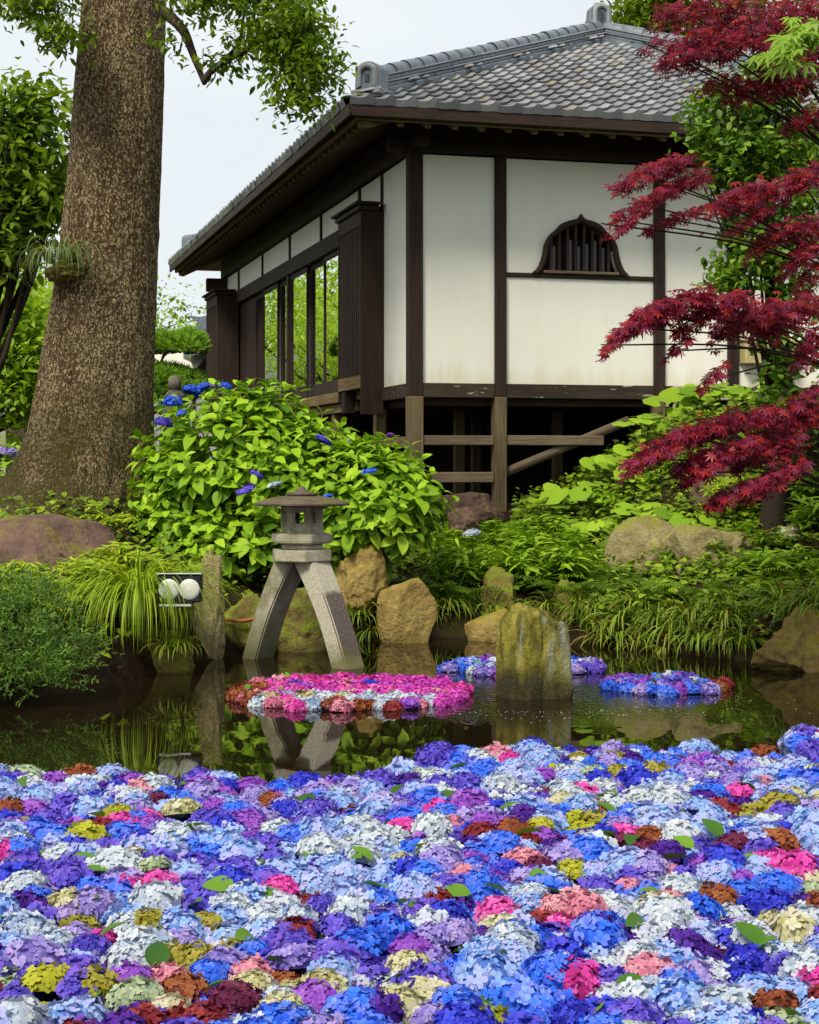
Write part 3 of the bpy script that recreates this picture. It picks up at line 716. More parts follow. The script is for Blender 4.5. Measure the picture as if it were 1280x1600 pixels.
# the standing rock in the pond, shaped by a loop outline
bm = bmesh.new(); bmesh.ops.create_icosphere(bm, subdivisions=5, radius=1)
off = Vector((3, 8, 2))
for v in bm.verts:
    p = v.co.copy(); zt = (p.z+1)/2
    for n, d in ((Vector((.22, -.25, .94)).normalized(), .68), (Vector((.55, -.1, .8)).normalized(), .80), (Vector((-.8, -.4, .25)).normalized(), .72), (Vector((.35, -.9, .1)).normalized(), .68), (Vector((-.25, -.95, -.05)).normalized(), .66), (Vector((.9, 0, .1)).normalized(), .74), (Vector((-.95, .1, 0)).normalized(), .76), (Vector((-.6, 0, .8)).normalized(), .80)):
        e = p.dot(n)-d
        if e > 0: p -= n*e*.95
    p *= 1+.16*noise.fractal(Vector((p.x*1.6, p.y*1.6, p.z*.8))+off, .9, 2, 4)+.07*noise.fractal(Vector((p.x*7, p.y*7, p.z*4))+off, .7, 2.2, 4)-.22*max(0, .14-abs(noise.noise(Vector((p.x*2.3, p.y*2.3, p.z*.6))+off)))
    p.z = min(p.z, .60-.22*p.x*(p.x > 0)+.10*noise.noise((p.x*3, p.y*3, 5)))
    wd = lerp(.345, .30, max(0, min(1, zt**1.2)))
    v.co = Vector((p.x*wd*.86, p.y*wd*.82-.06*max(0, .1-abs(noise.noise((p.x*2.6, 1, p.z*.7))))*10*.3, p.z*.68+.17))
for f in bm.faces: f.smooth = True
me = bpy.data.meshes.new('standing_rock'); bm.to_mesh(me); bm.free()
obj('standing_rock', me, M['rock_pond'], None, ((834-640)/FPX*11.05, 11.05, 0), .2, 'upright mossy boulder standing in the pond between flower rafts', 'rock')
rock_px(-70, 218, 822, 940, 13.6, 5, 'rock_brown', 'big smooth reddish brown boulder at the foot of the thick trunk', .8, rough=.10, cuts=7)
rock_px(185, 312, 985, 1062, 12.4, 9, 'rock_moss', 'low mossy rock under the weeping grass tuft', .7)
rock_px(338, 420, 940, 1030, 13.55, 12, 'rock_moss', 'mossy rock behind the left leg of the stone lantern', .7, rough=.2)
rock_px(420, 532, 930, 1030, 13.75, 14, 'rock_moss', 'mossy ochre rock seen between the lantern legs', .7)
rock_px(522, 598, 856, 935, 14.5, 21, 'rock_ochre', 'slanted brown rock beneath the hydrangea bush beside the lantern', .7)
rock_px(598, 676, 902, 1008, 14.35, 23, 'rock_ochre', 'tall rounded ochre rock at the water edge by the grass', .8, cuts=5, rough=.08)
rock_px(734, 800, 952, 1002, 14.5, 27, 'rock_ochre', 'small round ochre rock at the water edge behind the standing boulder', .8, cuts=4, rough=.08)
rock_px(752, 812, 900, 960, 15.0, 31, 'rock_moss', 'mossy rock half hidden below the bamboo grass', .7)
rock_px(862, 925, 905, 975, 14.9, 33, 'rock_moss', 'small mossy rock under the ferns', .7)
rock_px(700, 745, 800, 835, 16.6, 37, 'rock_brown', 'small reddish rock below the lowest floor rail', .7)
rock_px(955, 1062, 820, 930, 15.6, 41, 'rock_grey', 'flat topped pale rock block on the bank', .8, rough=.1, cuts=10, cutd=(.66, .8))
rock_px(1015, 1195, 812, 945, 15.3, 44, 'rock_grey', 'largest lichen covered rock on the bank with mossy crown', .7, rough=.16)
rock_px(1180, 1310, 915, 975, 14.0, 47, 'rock_ochre', 'ochre slab rock above the corner boulder on the right bank', .8, cutd=(.6, .8))
rock_px(1188, 1320, 968, 1055, 12.5, 51, 'rock_ochre', 'corner boulder at the water edge under arching grass', .8)
rock_px(1072, 1205, 715, 830, 16.6, 55, 'rock_brown', 'brown upright rock beneath the lowest red maple bough', .7, cutd=(.6, .8))
rock_px(672, 790, 776, 815, 18.2, 58, 'rock_brown', 'brown earthy stone under the hall corner', .6, rough=.2)
# thin standing stone
rock('standing_stone', (P(326, 950, 13.1).x, 13.1, .26), (.155, .11, .66), 66, 'rock_grey', 'thin upright lichen stone slab beside the floodlight', 16, .30, .2, 5, (.52, .72), 'stone')

# ------------------------------------------------------------------ stone lantern
LA = Vector((-.832, 12.87, 0)); lrot = math.atan2(-.61, .717)
lan = bpy.data.objects.new('stone_lantern', None); COL.objects.link(lan); lan.location = LA; lan.rotation_euler = (0, 0, lrot)
tag(lan, 'two legged stone lantern with round cap standing at the pond edge', 'lantern')
def leg(s):
    bm = bmesh.new(); rows = []
    for i in range(15):
        t = i/14; z = lerp(.785, -.45, t)
        q = (.785-z)/.785
        so_ = .205+.36*q+.022*math.sin(math.pi*min(q, 1))-.03*max(0, q-1); si = .0+.40*q+.04*math.sin(math.pi*min(q, 1))
        hw = .105
        rows.append([bm.verts.new((s*a, b, z)) for a, b in ((si, -hw), (so_, -hw), (so_, hw), (si, hw))])
    for i in range(14):
        for j in range(4): bm.faces.new((rows[i][j], rows[i][(j+1) % 4], rows[i+1][(j+1) % 4], rows[i+1][j]))
    bm.faces.new(rows[0]); bm.faces.new(rows[-1][::-1])
    bmesh.ops.recalc_face_normals(bm, faces=bm.faces[:])
    ed = [e for e in bm.edges if abs(e.verts[0].co.z-e.verts[1].co.z) > .05]
    bmesh.ops.bevel(bm, geom=ed, offset=.012, segments=2, affect='EDGES')
    me = bpy.data.meshes.new('leg'); bm.to_mesh(me); bm.free(); return me
obj('leg', leg(-1), M['granite'], lan); obj('leg', leg(1), M['granite_stain'], lan, label='leg with dark brown stained lower face')
def hexa(name, prof, mat, rot=0, n=6):
    bm = bmesh.new(); rings = []
    for r, z in prof: rings.append([bm.verts.new((r*math.cos(2*math.pi*j/n+rot), r*math.sin(2*math.pi*j/n+rot), z)) for j in range(n)])
    for i in range(len(rings)-1):
        for j in range(n): bm.faces.new((rings[i][j], rings[i][(j+1) % n], rings[i+1][(j+1) % n], rings[i+1][j]))
    bm.faces.new(rings[0][::-1]); bm.faces.new(rings[-1])
    bmesh.ops.recalc_face_normals(bm, faces=bm.faces[:]); bmesh.ops.bevel(bm, geom=[e for e in bm.edges if e.calc_face_angle(0) > .35], offset=.006, segments=2, affect='EDGES')
    me = bpy.data.meshes.new(name); bm.to_mesh(me); bm.free(); return obj(name, me, M[mat], lan)
hexa('lower_slab', [(.245, .787), (.25, .79), (.25, .876)], 'granite', .35)
hexa('neck', [(.17, .877), (.18, .915)], 'granite', .35)
hexa('upper_slab', [(.16, .916), (.235, .928), (.243, .94), (.243, .992), (.20, 1.003)], 'granite', .55)
# fire box with six openings: sills, corner posts and lintels
fb = bpy.data.objects.new('fire_box', None); COL.objects.link(fb); fb.parent = lan
ra = .165; z0, z1 = 1.004, 1.212
for j in range(6):
    a0 = 2*math.pi*j/6+.62; a1 = a0+math.pi/3
    p0 = Vector((ra*math.cos(a0), ra*math.sin(a0), 0)); p1 = Vector((ra*math.cos(a1), ra*math.sin(a1), 0)); n = (p0+p1).normalized()
    mb = MB(); e = (p1-p0); 
    def pt(u, z, dep): q = p0+e*u-n*dep; return (q.x, q.y, z)
    o4 = [(0, z0), (1, z0), (1, z1), (0, z1)]; m4 = [(.2, z0+.05), (.8, z0+.05), (.8, z1-.035), (.2, z1-.035)]; i4 = [(.29, z0+.075), (.71, z0+.075), (.71, z1-.05), (.29, z1-.05)]
    V = [pt(u, z, 0) for u, z in o4]+[pt(u, z, 0) for u, z in m4]+[pt(u, z, .012) for u, z in m4]+[pt(u, z, .012) for u, z in i4]+[pt(u, z, .04) for u, z in i4]
    F = []
    for q in range(4):
        for a, b in ((0, 4), (4, 8), (8, 12), (12, 16)): F.append((a+q, a+(q+1) % 4, b+(q+1) % 4, b+q))
    mb.add(V, F); obj('window_panel', mb.mesh('window_panel', False), M['granite'], fb)
hexa('cap', [(.10, 1.205), (.31, 1.212), (.372, 1.217), (.376, 1.230), (.345, 1.245), (.25, 1.272), (.16, 1.286), (.10, 1.290)], 'lantern_roof', 0, 18)
obj('finial', lathe([(.0, 1.285), (.115, 1.289), (.13, 1.302), (.115, 1.316), (.05, 1.325), (.035, 1.335), (.03, 1.35), (.012, 1.364), (0.001, 1.366)], 20, 'finial'), M['lantern_roof'], lan)

# ------------------------------------------------------------------ floodlight, hose
fl = bpy.data.objects.new('floodlight', None); COL.objects.link(fl); fl.location = P(281, 919, 11.9); tag(fl, 'black twin floodlight with two round pale lenses in front of the stone slab', 'floodlight')
M['black'] = plain('black housing', (.012, .013, .016), .4, .4)
M['alu'] = plain('silver trim', (.45, .46, .44), .4, .5)
N = Nd('lens'); n_ = N.noise(N.coord(), 160, 2); M['lens'] = N.done(N.bsdf(N.mix(n_, (.50, .52, .42), (.66, .68, .58)), .35, N.bump(n_, .3, .004), .5))
obj('housing', boxmesh('housing', -.155, .155, -.04, .10, -.10, .10, .01), M['black'], fl)
for s in (-1, 1):
    me = lathe([(.0005, -.052), (.04, -.050), (.067, -.046), (.074, -.040)], 28, 'lens'); me.transform(Matrix.Rotation(R(90), 4, 'X'))
    for v in me.vertices: v.co.y = -abs(v.co.y)
    obj('lens', me, M['lens'], fl, (s*.073, 0, -.005))
obj('rim', boxmesh('rim', -.16, .16, -.05, .0, .101, .109, .003), M['alu'], fl)
obj('bracket', boxmesh('bracket', -.14, .09, -.07, .02, -.128, -.112, .004), M['alu'], fl)
mb = MB(); mb.tube([(0, .06, -.10), (-.03, .42, -.46)], .014, 8); obj('stand', mb.mesh('stand'), M['black'], fl)
M['orange'] = plain('orange hose', (.42, .15, .05), .6, .3)
mb = MB(); mb.tube(curve_pts([P(318, 967, 13.5), P(350, 968, 13.4), P(380, 970, 13.35), P(408, 964, 13.5)]), .016, 8)
obj('hose', mb.mesh('hose'), M['orange'], label='orange hose lying on the mossy rock by the lantern', cat='hose')

# ------------------------------------------------------------------ hydrangea heads
def head_arr(seed, n=78, fl=.40, flat=.72, cap=100, ragged=.08):
    rg = np.random.RandomState(seed); V = []; F = []; Rn = []; k = 0
    pet = np.array([(-.05, .03, -.03), (.05, .03, -.03), (.40, .44, .06), (.27, .92, .0), (-.27, .92, .0), (-.40, .44, .06)])*.56
    for i in range(n):
        ct = 1-(1-math.cos(R(cap)))*(i+.5)/n; th = math.acos(ct); ph = i*2.39996+rg.uniform(-.25, .25)
        th += rg.uniform(-.08, .08)
        nrm = np.array([math.sin(th)*math.cos(ph), math.sin(th)*math.sin(ph), math.cos(th)])
        pos = nrm*(1+rg.uniform(-ragged, ragged))*np.array([1, 1, flat])
        nn = nrm+rg.normal(0, .36, 3)+np.array([0, 0, .25]); nn /= np.linalg.norm(nn)
        a = np.cross(nn, [0.3, .5, .81]); a /= np.linalg.norm(a); b = np.cross(nn, a)
        spin = rg.uniform(0, 1.57); s = fl*rg.uniform(.72, 1.2); r = rg.rand(); bend = rg.uniform(-.1, .45)
        for q in range(4):
            c_, s_ = math.cos(spin+q*1.5708+rg.uniform(-.1, .1)), math.sin(spin+q*1.5708)
            x = a*c_+b*s_; y = -a*s_+b*c_
            P_ = pos+s*(pet[:, :1]*x+pet[:, 1:2]*y+(pet[:, 2:]+bend*pet[:, 1:2])*nn)
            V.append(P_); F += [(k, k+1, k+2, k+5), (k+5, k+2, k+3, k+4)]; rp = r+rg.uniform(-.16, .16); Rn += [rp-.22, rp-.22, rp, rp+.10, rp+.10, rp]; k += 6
    # closed core below the florets; its darkest petal tone paints shade into the gaps
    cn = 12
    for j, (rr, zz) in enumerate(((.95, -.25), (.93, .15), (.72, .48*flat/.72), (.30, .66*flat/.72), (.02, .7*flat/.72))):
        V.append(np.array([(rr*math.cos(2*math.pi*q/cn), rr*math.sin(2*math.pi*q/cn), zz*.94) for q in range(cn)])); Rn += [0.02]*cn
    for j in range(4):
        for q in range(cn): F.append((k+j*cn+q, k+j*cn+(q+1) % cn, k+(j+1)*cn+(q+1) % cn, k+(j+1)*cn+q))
    return np.concatenate(V), np.array(F), np.clip(np.array(Rn), 0, 1)
HEADS = [head_arr(100+i, 88, .40, .72, 96, .14) for i in range(6)]+[head_arr(200+i, 60, .50, .68, 94, .17) for i in range(3)]+[head_arr(300+i, 130, .32, .78, 98, .11) for i in range(3)]+[head_arr(400+i, 17, .60, .22, 72, .12) for i in range(2)]
def petalmat(name, stops):
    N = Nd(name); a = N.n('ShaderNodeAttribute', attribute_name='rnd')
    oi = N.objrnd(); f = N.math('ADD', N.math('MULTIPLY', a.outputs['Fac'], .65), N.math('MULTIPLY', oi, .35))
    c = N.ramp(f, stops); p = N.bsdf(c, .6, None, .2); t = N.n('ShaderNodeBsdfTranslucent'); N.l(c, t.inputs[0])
    m = N.n('ShaderNodeMixShader'); m.inputs[0].default_value = .22; N.l(p.outputs[0], m.inputs[1]); N.l(t.outputs[0], m.inputs[2]); return N.done(m)
PAL = {
 'bright blue': G((.008, .03, .34), (.02, .10, .66), (.045, .19, .80), (.14, .18, .70), (.22, .38, .80)),
 'royal blue': G((.008, .008, .22), (.02, .025, .46), (.045, .07, .62), (.12, .06, .48)),
 'pale sky blue': G((.05, .13, .50), (.16, .31, .66), (.33, .47, .73), (.40, .38, .70), (.56, .63, .73)),
 'white': G((.17, .25, .46), (.42, .49, .58), (.58, .62, .62), (.46, .44, .62)),
 'cream': G((.28, .25, .08), (.46, .44, .20), (.58, .56, .40), (.54, .44, .34)),
 'blue violet': G((.025, .018, .26), (.075, .05, .46), (.16, .11, .60), (.22, .08, .46)),
 'lavender': G((.11, .08, .38), (.24, .18, .54), (.38, .32, .64), (.44, .28, .52)),
 'deep violet': G((.02, .004, .12), (.06, .010, .24), (.11, .03, .34)),
 'purple': G((.15, .03, .36), (.28, .07, .50), (.40, .17, .58)),
 'hot pink': G((.30, .01, .12), (.56, .03, .28), (.66, .08, .40), (.68, .22, .46)),
 'magenta': G((.40, .02, .32), (.56, .05, .44), (.64, .16, .52)),
 'soft pink': G((.44, .08, .18), (.60, .22, .30), (.66, .42, .42)),
 'dark red': G((.10, .008, .012), (.22, .02, .025), (.34, .05, .045)),
 'maroon': G((.06, .005, .03), (.12, .012, .05), (.20, .03, .08)),
 'rusty': G((.10, .02, .01), (.24, .055, .02), (.34, .13, .04)),
 'olive': G((.12, .10, .012), (.27, .24, .02), (.36, .34, .06), (.34, .12, .06)),
 'lime yellow': G((.20, .22, .01), (.38, .38, .02), (.50, .48, .06)),
 'pale green': G((.22, .30, .16), (.36, .44, .26), (.50, .56, .42)),
}
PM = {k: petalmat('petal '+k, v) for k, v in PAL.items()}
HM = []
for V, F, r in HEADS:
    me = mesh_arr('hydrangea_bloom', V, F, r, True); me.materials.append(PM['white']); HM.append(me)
WEI = [('bright blue', 18), ('royal blue', 9), ('pale sky blue', 20), ('white', 13), ('cream', 4), ('blue violet', 18), ('lavender', 10), ('deep violet', 7), ('purple', 6), ('hot pink', 3.6), ('soft pink', 2.4), ('dark red', 2.8), ('maroon', 1.8), ('rusty', 1.6), ('olive', 2.4), ('lime yellow', .8), ('pale green', 1.5)]
wn = [a for a, b in WEI]; ww = np.array([b for a, b in WEI]); ww = ww/ww.sum()
def far_edge(x):   # outer edge of the carpet towards the open water
    return float(np.interp(x, [-3, -1.9, -1.3, -.75, -.05, .05, .15, .8, 1.4, 1.98, 2.04, 2.1, 3], [8.15, 8.15, 8.1, 7.85, 8.0, 8.3, 8.75, 8.8, 8.7, 8.5, 8.5, 9.3, 9.4]))
sp = .118; pts = []; row = 0; y = 3.9
while y < 9.6:
    x = -3.1+(row % 2)*sp*.5
    while x < 3.1:
        xx, yy = x+RS.uniform(-.05, .05), y+RS.uniform(-.045, .045)
        if yy < far_edge(xx)-.06 and abs(xx) < .246*yy+.45: pts.append((xx, yy))
        x += sp
    y += sp*.86; row += 1
hd = []
for (x, y) in pts:
    # neighbouring heads often share a colour
    cl = noise.cell((x*2.2+noise.noise((x*2, y*2, 3))*.6, y*2.2, 1.0)) if random.random() < .30 else random.random()
    cl = abs(cl) % 1.0
    k = wn[int(np.searchsorted(np.cumsum(ww), min(cl, .9999)))]
    rad = random.uniform(.055, .090)*(1.12 if k in ('white', 'pale sky blue') else 1.0)*(.85 if k in ('deep violet', 'maroon', 'dark red') else 1)
    hd.append((x, y, k, rad, random.uniform(-.02, .045)))
infr = lambda h: abs(h[0]) < .2462*h[1]+.02 and (EYE-.05)*FPX/h[1] < 905
hd.sort(key=lambda h: (0 if infr(h) else 1, h[1]))
LOOK = {'bright blue': 'bright blue', 'royal blue': 'deep royal blue', 'pale sky blue': 'pale sky blue', 'white': 'bluish white', 'cream': 'creamy yellow white', 'blue violet': 'blue violet'}
mats_rest = list(PAL)
rest_b = {}
NI = 300
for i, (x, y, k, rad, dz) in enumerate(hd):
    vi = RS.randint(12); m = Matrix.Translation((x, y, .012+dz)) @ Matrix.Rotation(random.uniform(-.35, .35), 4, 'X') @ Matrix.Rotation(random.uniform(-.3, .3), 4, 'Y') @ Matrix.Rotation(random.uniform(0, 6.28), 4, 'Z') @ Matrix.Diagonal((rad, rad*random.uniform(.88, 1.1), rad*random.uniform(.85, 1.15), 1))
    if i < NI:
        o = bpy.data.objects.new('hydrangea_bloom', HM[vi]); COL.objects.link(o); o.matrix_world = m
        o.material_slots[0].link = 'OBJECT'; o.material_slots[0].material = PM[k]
        nb = sorted((((h[0]-x)**2+(h[1]-y)**2, h[2]) for h in hd if h[2] != k))[:12]; two = []
        for _, kk in nb:
            if kk not in two: two.append(kk)
        LK = LOOK.get(k, k); size = 'small ' if rad < .066 else 'large ' if rad > .085 else ''
        form = 'wide petalled ' if 6 <= vi < 9 else 'fine petalled ' if vi >= 9 else ''
        tag(o, f'{size}{form}{LOOK.get(k, k)} hydrangea bloom beside {two[0]} and {two[1]} ones', 'flower', f'{k} blooms in the floating flower carpet')
    else: rest_b.setdefault(k, []).append((vi, m))
def join_heads(name, groups, parent=None):
    VV = []; FF = []; RR = []; MI = []; off = 0; keys = list(groups)
    for mi, k in enumerate(keys):
        for vi, m in groups[k]:
            V, F, r = HEADS[vi]; mm = np.array(m); VV.append(V@mm[:3, :3].T+mm[:3, 3]); FF.append(F+off); off += len(V)
            RR.append(r*.75+.25*random.random()); MI.append(np.full(len(F), mi))
    me = mesh_arr(name, np.concatenate(VV), np.concatenate(FF), np.concatenate(RR))
    for k in keys: me.materials.append(PM[k])
    me.polygons.foreach_set('material_index', np.concatenate(MI).astype(np.int32)); return me
obj('flower_carpet', join_heads('flower_carpet', rest_b), label='far fringe of mixed blue, white and violet hydrangea heads on the pond', cat='flowers', kind='stuff')
# loose leaves among the heads
hl_v, hl_f = leaf_arr(1, .58, 7, .16, .22, .42)
lm = mesh_arr('hydrangea_leaf', hl_v, hl_f, np.zeros(len(hl_v))); lm.materials.append(M['cut_leaf'])
def near2(x, y):
    two = []
    for _, kk in sorted(((h[0]-x)**2+(h[1]-y)**2, h[2]) for h in hd)[:12]:
        if kk not in two: two.append(kk)
    return two[:2]
for i in range(90):
    y = 4.5+4.0*random.random()**1.2; x = random.uniform(-.235, .235)*y; y = min(y, far_edge(x)-.3)
    az = random.uniform(0, 6.28); el = random.uniform(.0, .7); s = random.uniform(.08, .135)
    o = obj('hydrangea_leaf', lm, None, None, label='loose green leaf tucked between floating {} and {} blooms'.format(*near2(x, y)), cat='leaf', group='leaves in the floating flower carpet')
    o.matrix_world = Matrix.Translation((x, y, .06)) @ Matrix.Rotation(az, 4, 'Z') @ Matrix.Rotation(el, 4, 'X') @ Matrix.Rotation(random.uniform(-.6, .6), 4, 'Y') @ Matrix.Scale(s, 4)
# rafts
def raft(c, rx, ry, spc, pick, label, rad=(.055, .08), ring=None):
    t = bpy.data.objects.new('flower_raft', None); COL.objects.link(t); t.location = (c[0], c[1], 0); tag(t, label, 'flowers', 'rafts of cut hydrangeas on the pond')
    y = -ry; r = 0
    while y <= ry:
        x = -rx+(r % 2)*spc*.5
        while x <= rx:
            xx, yy = x+random.uniform(-.3, .3)*spc, y+random.uniform(-.3, .3)*spc; q = (xx/rx)**2+(yy/ry)**2
            if q < 1 and (ring is None or q > ring):
                k = pick(xx/rx, yy/ry); rr = random.uniform(*rad)
                o = bpy.data.objects.new('flower_head', HM[RS.randint(12)]); COL.objects.link(o); o.parent = t
                o.location = (xx, yy, random.uniform(0, .02)); o.rotation_euler = (random.uniform(-.25, .25), random.uniform(-.25, .25), random.uniform(0, 6.28)); o.scale = (rr, rr, rr*random.uniform(.9, 1.15))
                o.material_slots[0].link = 'OBJECT'; o.material_slots[0].material = PM[k]
            x += spc
        y += spc*.86; r += 1
    for i in range(int(rx*14)):
        a = random.uniform(0, 6.28); q = random.random()**.5*.9
        o = obj('leaf', lm, None, t); o.matrix_local = Matrix.Translation((rx*q*math.cos(a), ry*q*math.sin(a), .06)) @ Matrix.Rotation(random.uniform(0, 6.28), 4, 'Z') @ Matrix.Rotation(random.uniform(.2, 1), 4, 'X') @ Matrix.Scale(random.uniform(.05, .08), 4)
def ch(*a):
    n = [x for x, _ in a]; p = np.array([y for _, y in a], float); return n[int(np.searchsorted(np.cumsum(p/p.sum()), random.random()*.9999))]
def pick_pink(x, y):
    if x < -.72: return ch(('rusty', 5), ('dark red', 3), ('soft pink', 3))
    if y < -.66: return ch(('rusty', .8), ('dark red', .8), ('soft pink', 3), ('white', 4), ('olive', 1), ('hot pink', 2), ('purple', 2 if x > .2 else 0), ('magenta', 2 if x > 0 else 0))
    if y < -.34: return ch(('white', 7), ('cream', 1.5), ('soft pink', 2), ('hot pink', 1), ('magenta', 3 if x > .0 else .3), ('purple', 2 if x > .2 else 0))
    if x > .8: return ch(('hot pink', 3), ('soft pink', 4), ('magenta', 2))
    return ch(('magenta', 7), ('hot pink', 6), ('purple', 1.5), ('soft pink', 2), ('royal blue', .4), ('olive', .3))
raft((-.405, 11.05), .78, .70, .105, pick_pink, 'round raft of magenta and pink hydrangeas edged in white and rust')
raft((.84, 12.45), .58, .42, .105, lambda x, y: ch(('pale sky blue', 3), ('blue violet', 3), ('bright blue', 3), ('white', 2.5), ('lavender', 2), ('purple', 1.5), ('lime yellow', .5)), 'raft of blue and white hydrangeas behind the standing boulder', ring=.12)
raft((1.74, 11.45), .44, .40, .105, lambda x, y: ch(('dark red', 6), ('rusty', 3)) if x > .7 and y < .2 else ch(('purple', 4), ('blue violet', 5), ('lavender', 3), ('bright blue', 2.5), ('rusty', .7), ('white', .5)), 'raft of violet and blue hydrangeas with a dark red tip')
# foam bubbles around the standing rock
mb = MB()
for i in range(300):
    a = random.uniform(-2.6, .5); q = .42+abs(random.gauss(0, .30)); x = .83+q*1.5*math.cos(a); y = 10.75+q*math.sin(a)*.95
    r = random.uniform(.0015, .004); n = 5
    V = [(x+r*math.cos(2*math.pi*j/n), y+r*math.sin(2*math.pi*j/n), .001) for j in range(n)]+[(x+r*.6*math.cos(2*math.pi*j/n), y+r*.6*math.sin(2*math.pi*j/n), r*.6) for j in range(n)]
    mb.add(V, [(j, (j+1) % n, n+(j+1) % n, n+j) for j in range(n)])
M['foam'] = plain('foam', (.6, .62, .58), .4, .5)
obj('foam', mb.mesh('foam'), M['foam'], label='tiny pale bubbles drifting on the water around the standing boulder', cat='foam', kind='stuff')

# ------------------------------------------------------------------ hydrangea bush
def bush(name, label, mounds, leafL, nros, lim, mat, stem_base, cat='shrub', lw=.56, per=6, front=True):
    t = bpy.data.objects.new(name, None); COL.objects.link(t); tag(t, label, cat)
    base = Vector(stem_base); t.location = base
    pos = []; yd = []; up = []; sc_ = []; stems = MB()
    for (c, r, n) in mounds:
        c = Vector(c); u = rdirs(n, -.55, 1.0)
        for q in u:
            if front and q[1] > .55 and random.random() < .6: continue
            k = 1-abs(random.gauss(0, .17)); bumpy = 1+.22*noise.noise(Vector(q)*2.7+c)
            p = c+Vector((q[0]*r[0], q[1]*r[1], q[2]*r[2]))*k*bumpy
            if p.z < base.z+.1: continue
            nrm = Vector((q[0]/r[0], q[1]/r[1], q[2]/r[2])).normalized(); ax = (nrm*.75+Vector((0, 0, .75))).normalized()
            if random.random() < .5:
                st = base+Vector(((p.x-base.x)*.35, (p.y-base.y)*.3, .0)); stems.tube([st, st.lerp(p, .5)+Vector((0, 0, .1)), p], [.012, .008, .005], 5)
            a0 = random.uniform(0, 6.28)
            for j in range(per):
                tier = j//2; az = a0+(j % 2)*math.pi+tier*1.5708+random.uniform(-.25, .25); el = R([18, 30, 62][min(tier, 2)]+random.uniform(-16, 14))-.25
                a_ = ax.cross(Vector((.31, .2, .9)) if abs(ax.z) < .9 else Vector((1, 0, 0))).normalized(); b_ = ax.cross(a_)
                dv = (a_*math.cos(az)+b_*math.sin(az))*math.cos(el)+ax*math.sin(el)
                dv.z -= .12
                s = leafL*[1.0, .92, .62][min(tier, 2)]*random.uniform(.75, 1.15)
                pos.append(p+dv*.02-ax*.05*(2-tier)); yd.append(dv); up.append(ax+Vector((random.gauss(0, .15), random.gauss(0, .15), .1))); sc_.append(s)
    pos = np.array([tuple(p-base) for p in pos]); Ms = frames(pos, np.array([tuple(v) for v in yd]), np.array([tuple(v) for v in up]), sc_)
    dist = pos[:, 1]+base.y
    score = dist-2.2*np.array(sc_)+RS.rand(len(pos))*.35
    scatter_parts(t, 'leaf', 'foliage', [leaf_arr(1, lw, 7, .16, .25, .42), leaf_arr(1, lw*.95, 7, .08, .40, .42), leaf_arr(1, lw*1.06, 7, .22, .12, .45)], Ms, mat, lim, score)
    if stems.v: 
        me = stems.mesh('stems'); me.transform(Matrix.Translation(-base)); obj('stems', me, M['stem'], t, kind='stuff')
    return t, base
hb_, hbase = bush('hydrangea_bush', 'large leafy green hydrangea bush behind the stone lantern with few blue flowers',
    [((-1.60, 15.5, 1.38), (.98, .85, .92), 450), ((-1.05, 15.3, 1.25), (.85, .8, .72), 250), ((-.33, 15.0, 1.18), (.64, .7, .58), 270), ((-2.12, 15.4, 1.0), (.48, .6, .72), 130), ((-1.2, 14.9, .85), (1.05, .5, .45), 150)],
    .172, 0, 320, M['hyd_leaf'], (-1.2, 15.4, .55))
def cluster(parent, base, loc, r, key, flat=.5, vi=0):
    o = bpy.data.objects.new('flower_cluster', HM[vi]); COL.objects.link(o); o.parent = parent; o.location = Vector(loc)-base; o.scale = (r, r, r*flat); o.rotation_euler = (random.uniform(-.3, .5), random.uniform(-.4, .4), random.uniform(0, 6))
    o.material_slots[0].link = 'OBJECT'; o.material_slots[0].material = PM[key]
for px, py, d, r, k in ((270, 630, 15.2, .10, 'bright blue'), (255, 662, 15.1, .09, 'blue violet'), (300, 612, 15.4, .09, 'bright blue'), (318, 606, 15.5, .07, 'bright blue'), (333, 602, 15.5, .06, 'lavender'), (353, 604, 15.2, .06, 'bright blue'), (284, 646, 15.1, .05, 'bright blue'),
                        (401, 741, 14.42, .075, 'blue violet'), (384, 765, 14.38, .095, 'blue violet'), (430, 757, 14.42, .07, 'white'), (506, 688, 14.5, .085, 'blue violet'), (578, 736, 14.25, .07, 'bright blue'), (610, 680, 15.2, .04, 'purple'), (513, 775, 14.4, .05, 'bright blue')):
    cluster(hb_, hbase, P(px, py, d-.10), r*.9, k, .9, 12 if py > 670 else 9)

# ------------------------------------------------------------------ grasses and low plants
def blades(n, L, width, spread, droop, pitch=(45, 85), lean=(0, 0), segs=6, base_r=.05, rg=None):
    V = []; F = []; Rn = []; k = 0
    for i in range(n):
        az = random.uniform(0, 6.28); l = L*random.uniform(.6, 1.1); el = R(random.uniform(*pitch)); w_ = width*random.uniform(.7, 1.2); dr = droop*random.uniform(.7, 1.4)
        p = Vector((math.cos(az), math.sin(az), 0))*random.uniform(0, base_r); r = random.random()
        dh = Vector((math.cos(az)+lean[0], math.sin(az)+lean[1], 0)); dh = dh.normalized() if dh.length > .01 else Vector((1, 0, 0)); side = Vector((-dh.y, dh.x, 0))
        tw = random.uniform(-.5, .5)
        for s in range(segs+1):
            t = s/segs; ww_ = w_*(1-t**2.2)*.5+.0006
            sd_ = (side+Vector((0, 0, tw*t))).normalized()
            V += [tuple(p-sd_*ww_), tuple(p+sd_*ww_)]; Rn += [r]*2
            e = el-dr*t*1.6
            p = p+(dh*math.cos(e)*spread+Vector((0, 0, 1))*math.sin(e))*(l/segs)
        for s in range(segs): F.append((k+2*s, k+2*s+1, k+2*s+3, k+2*s+2))
        k += 2*(segs+1)
    return np.array(V), np.array(F), np.array(Rn)
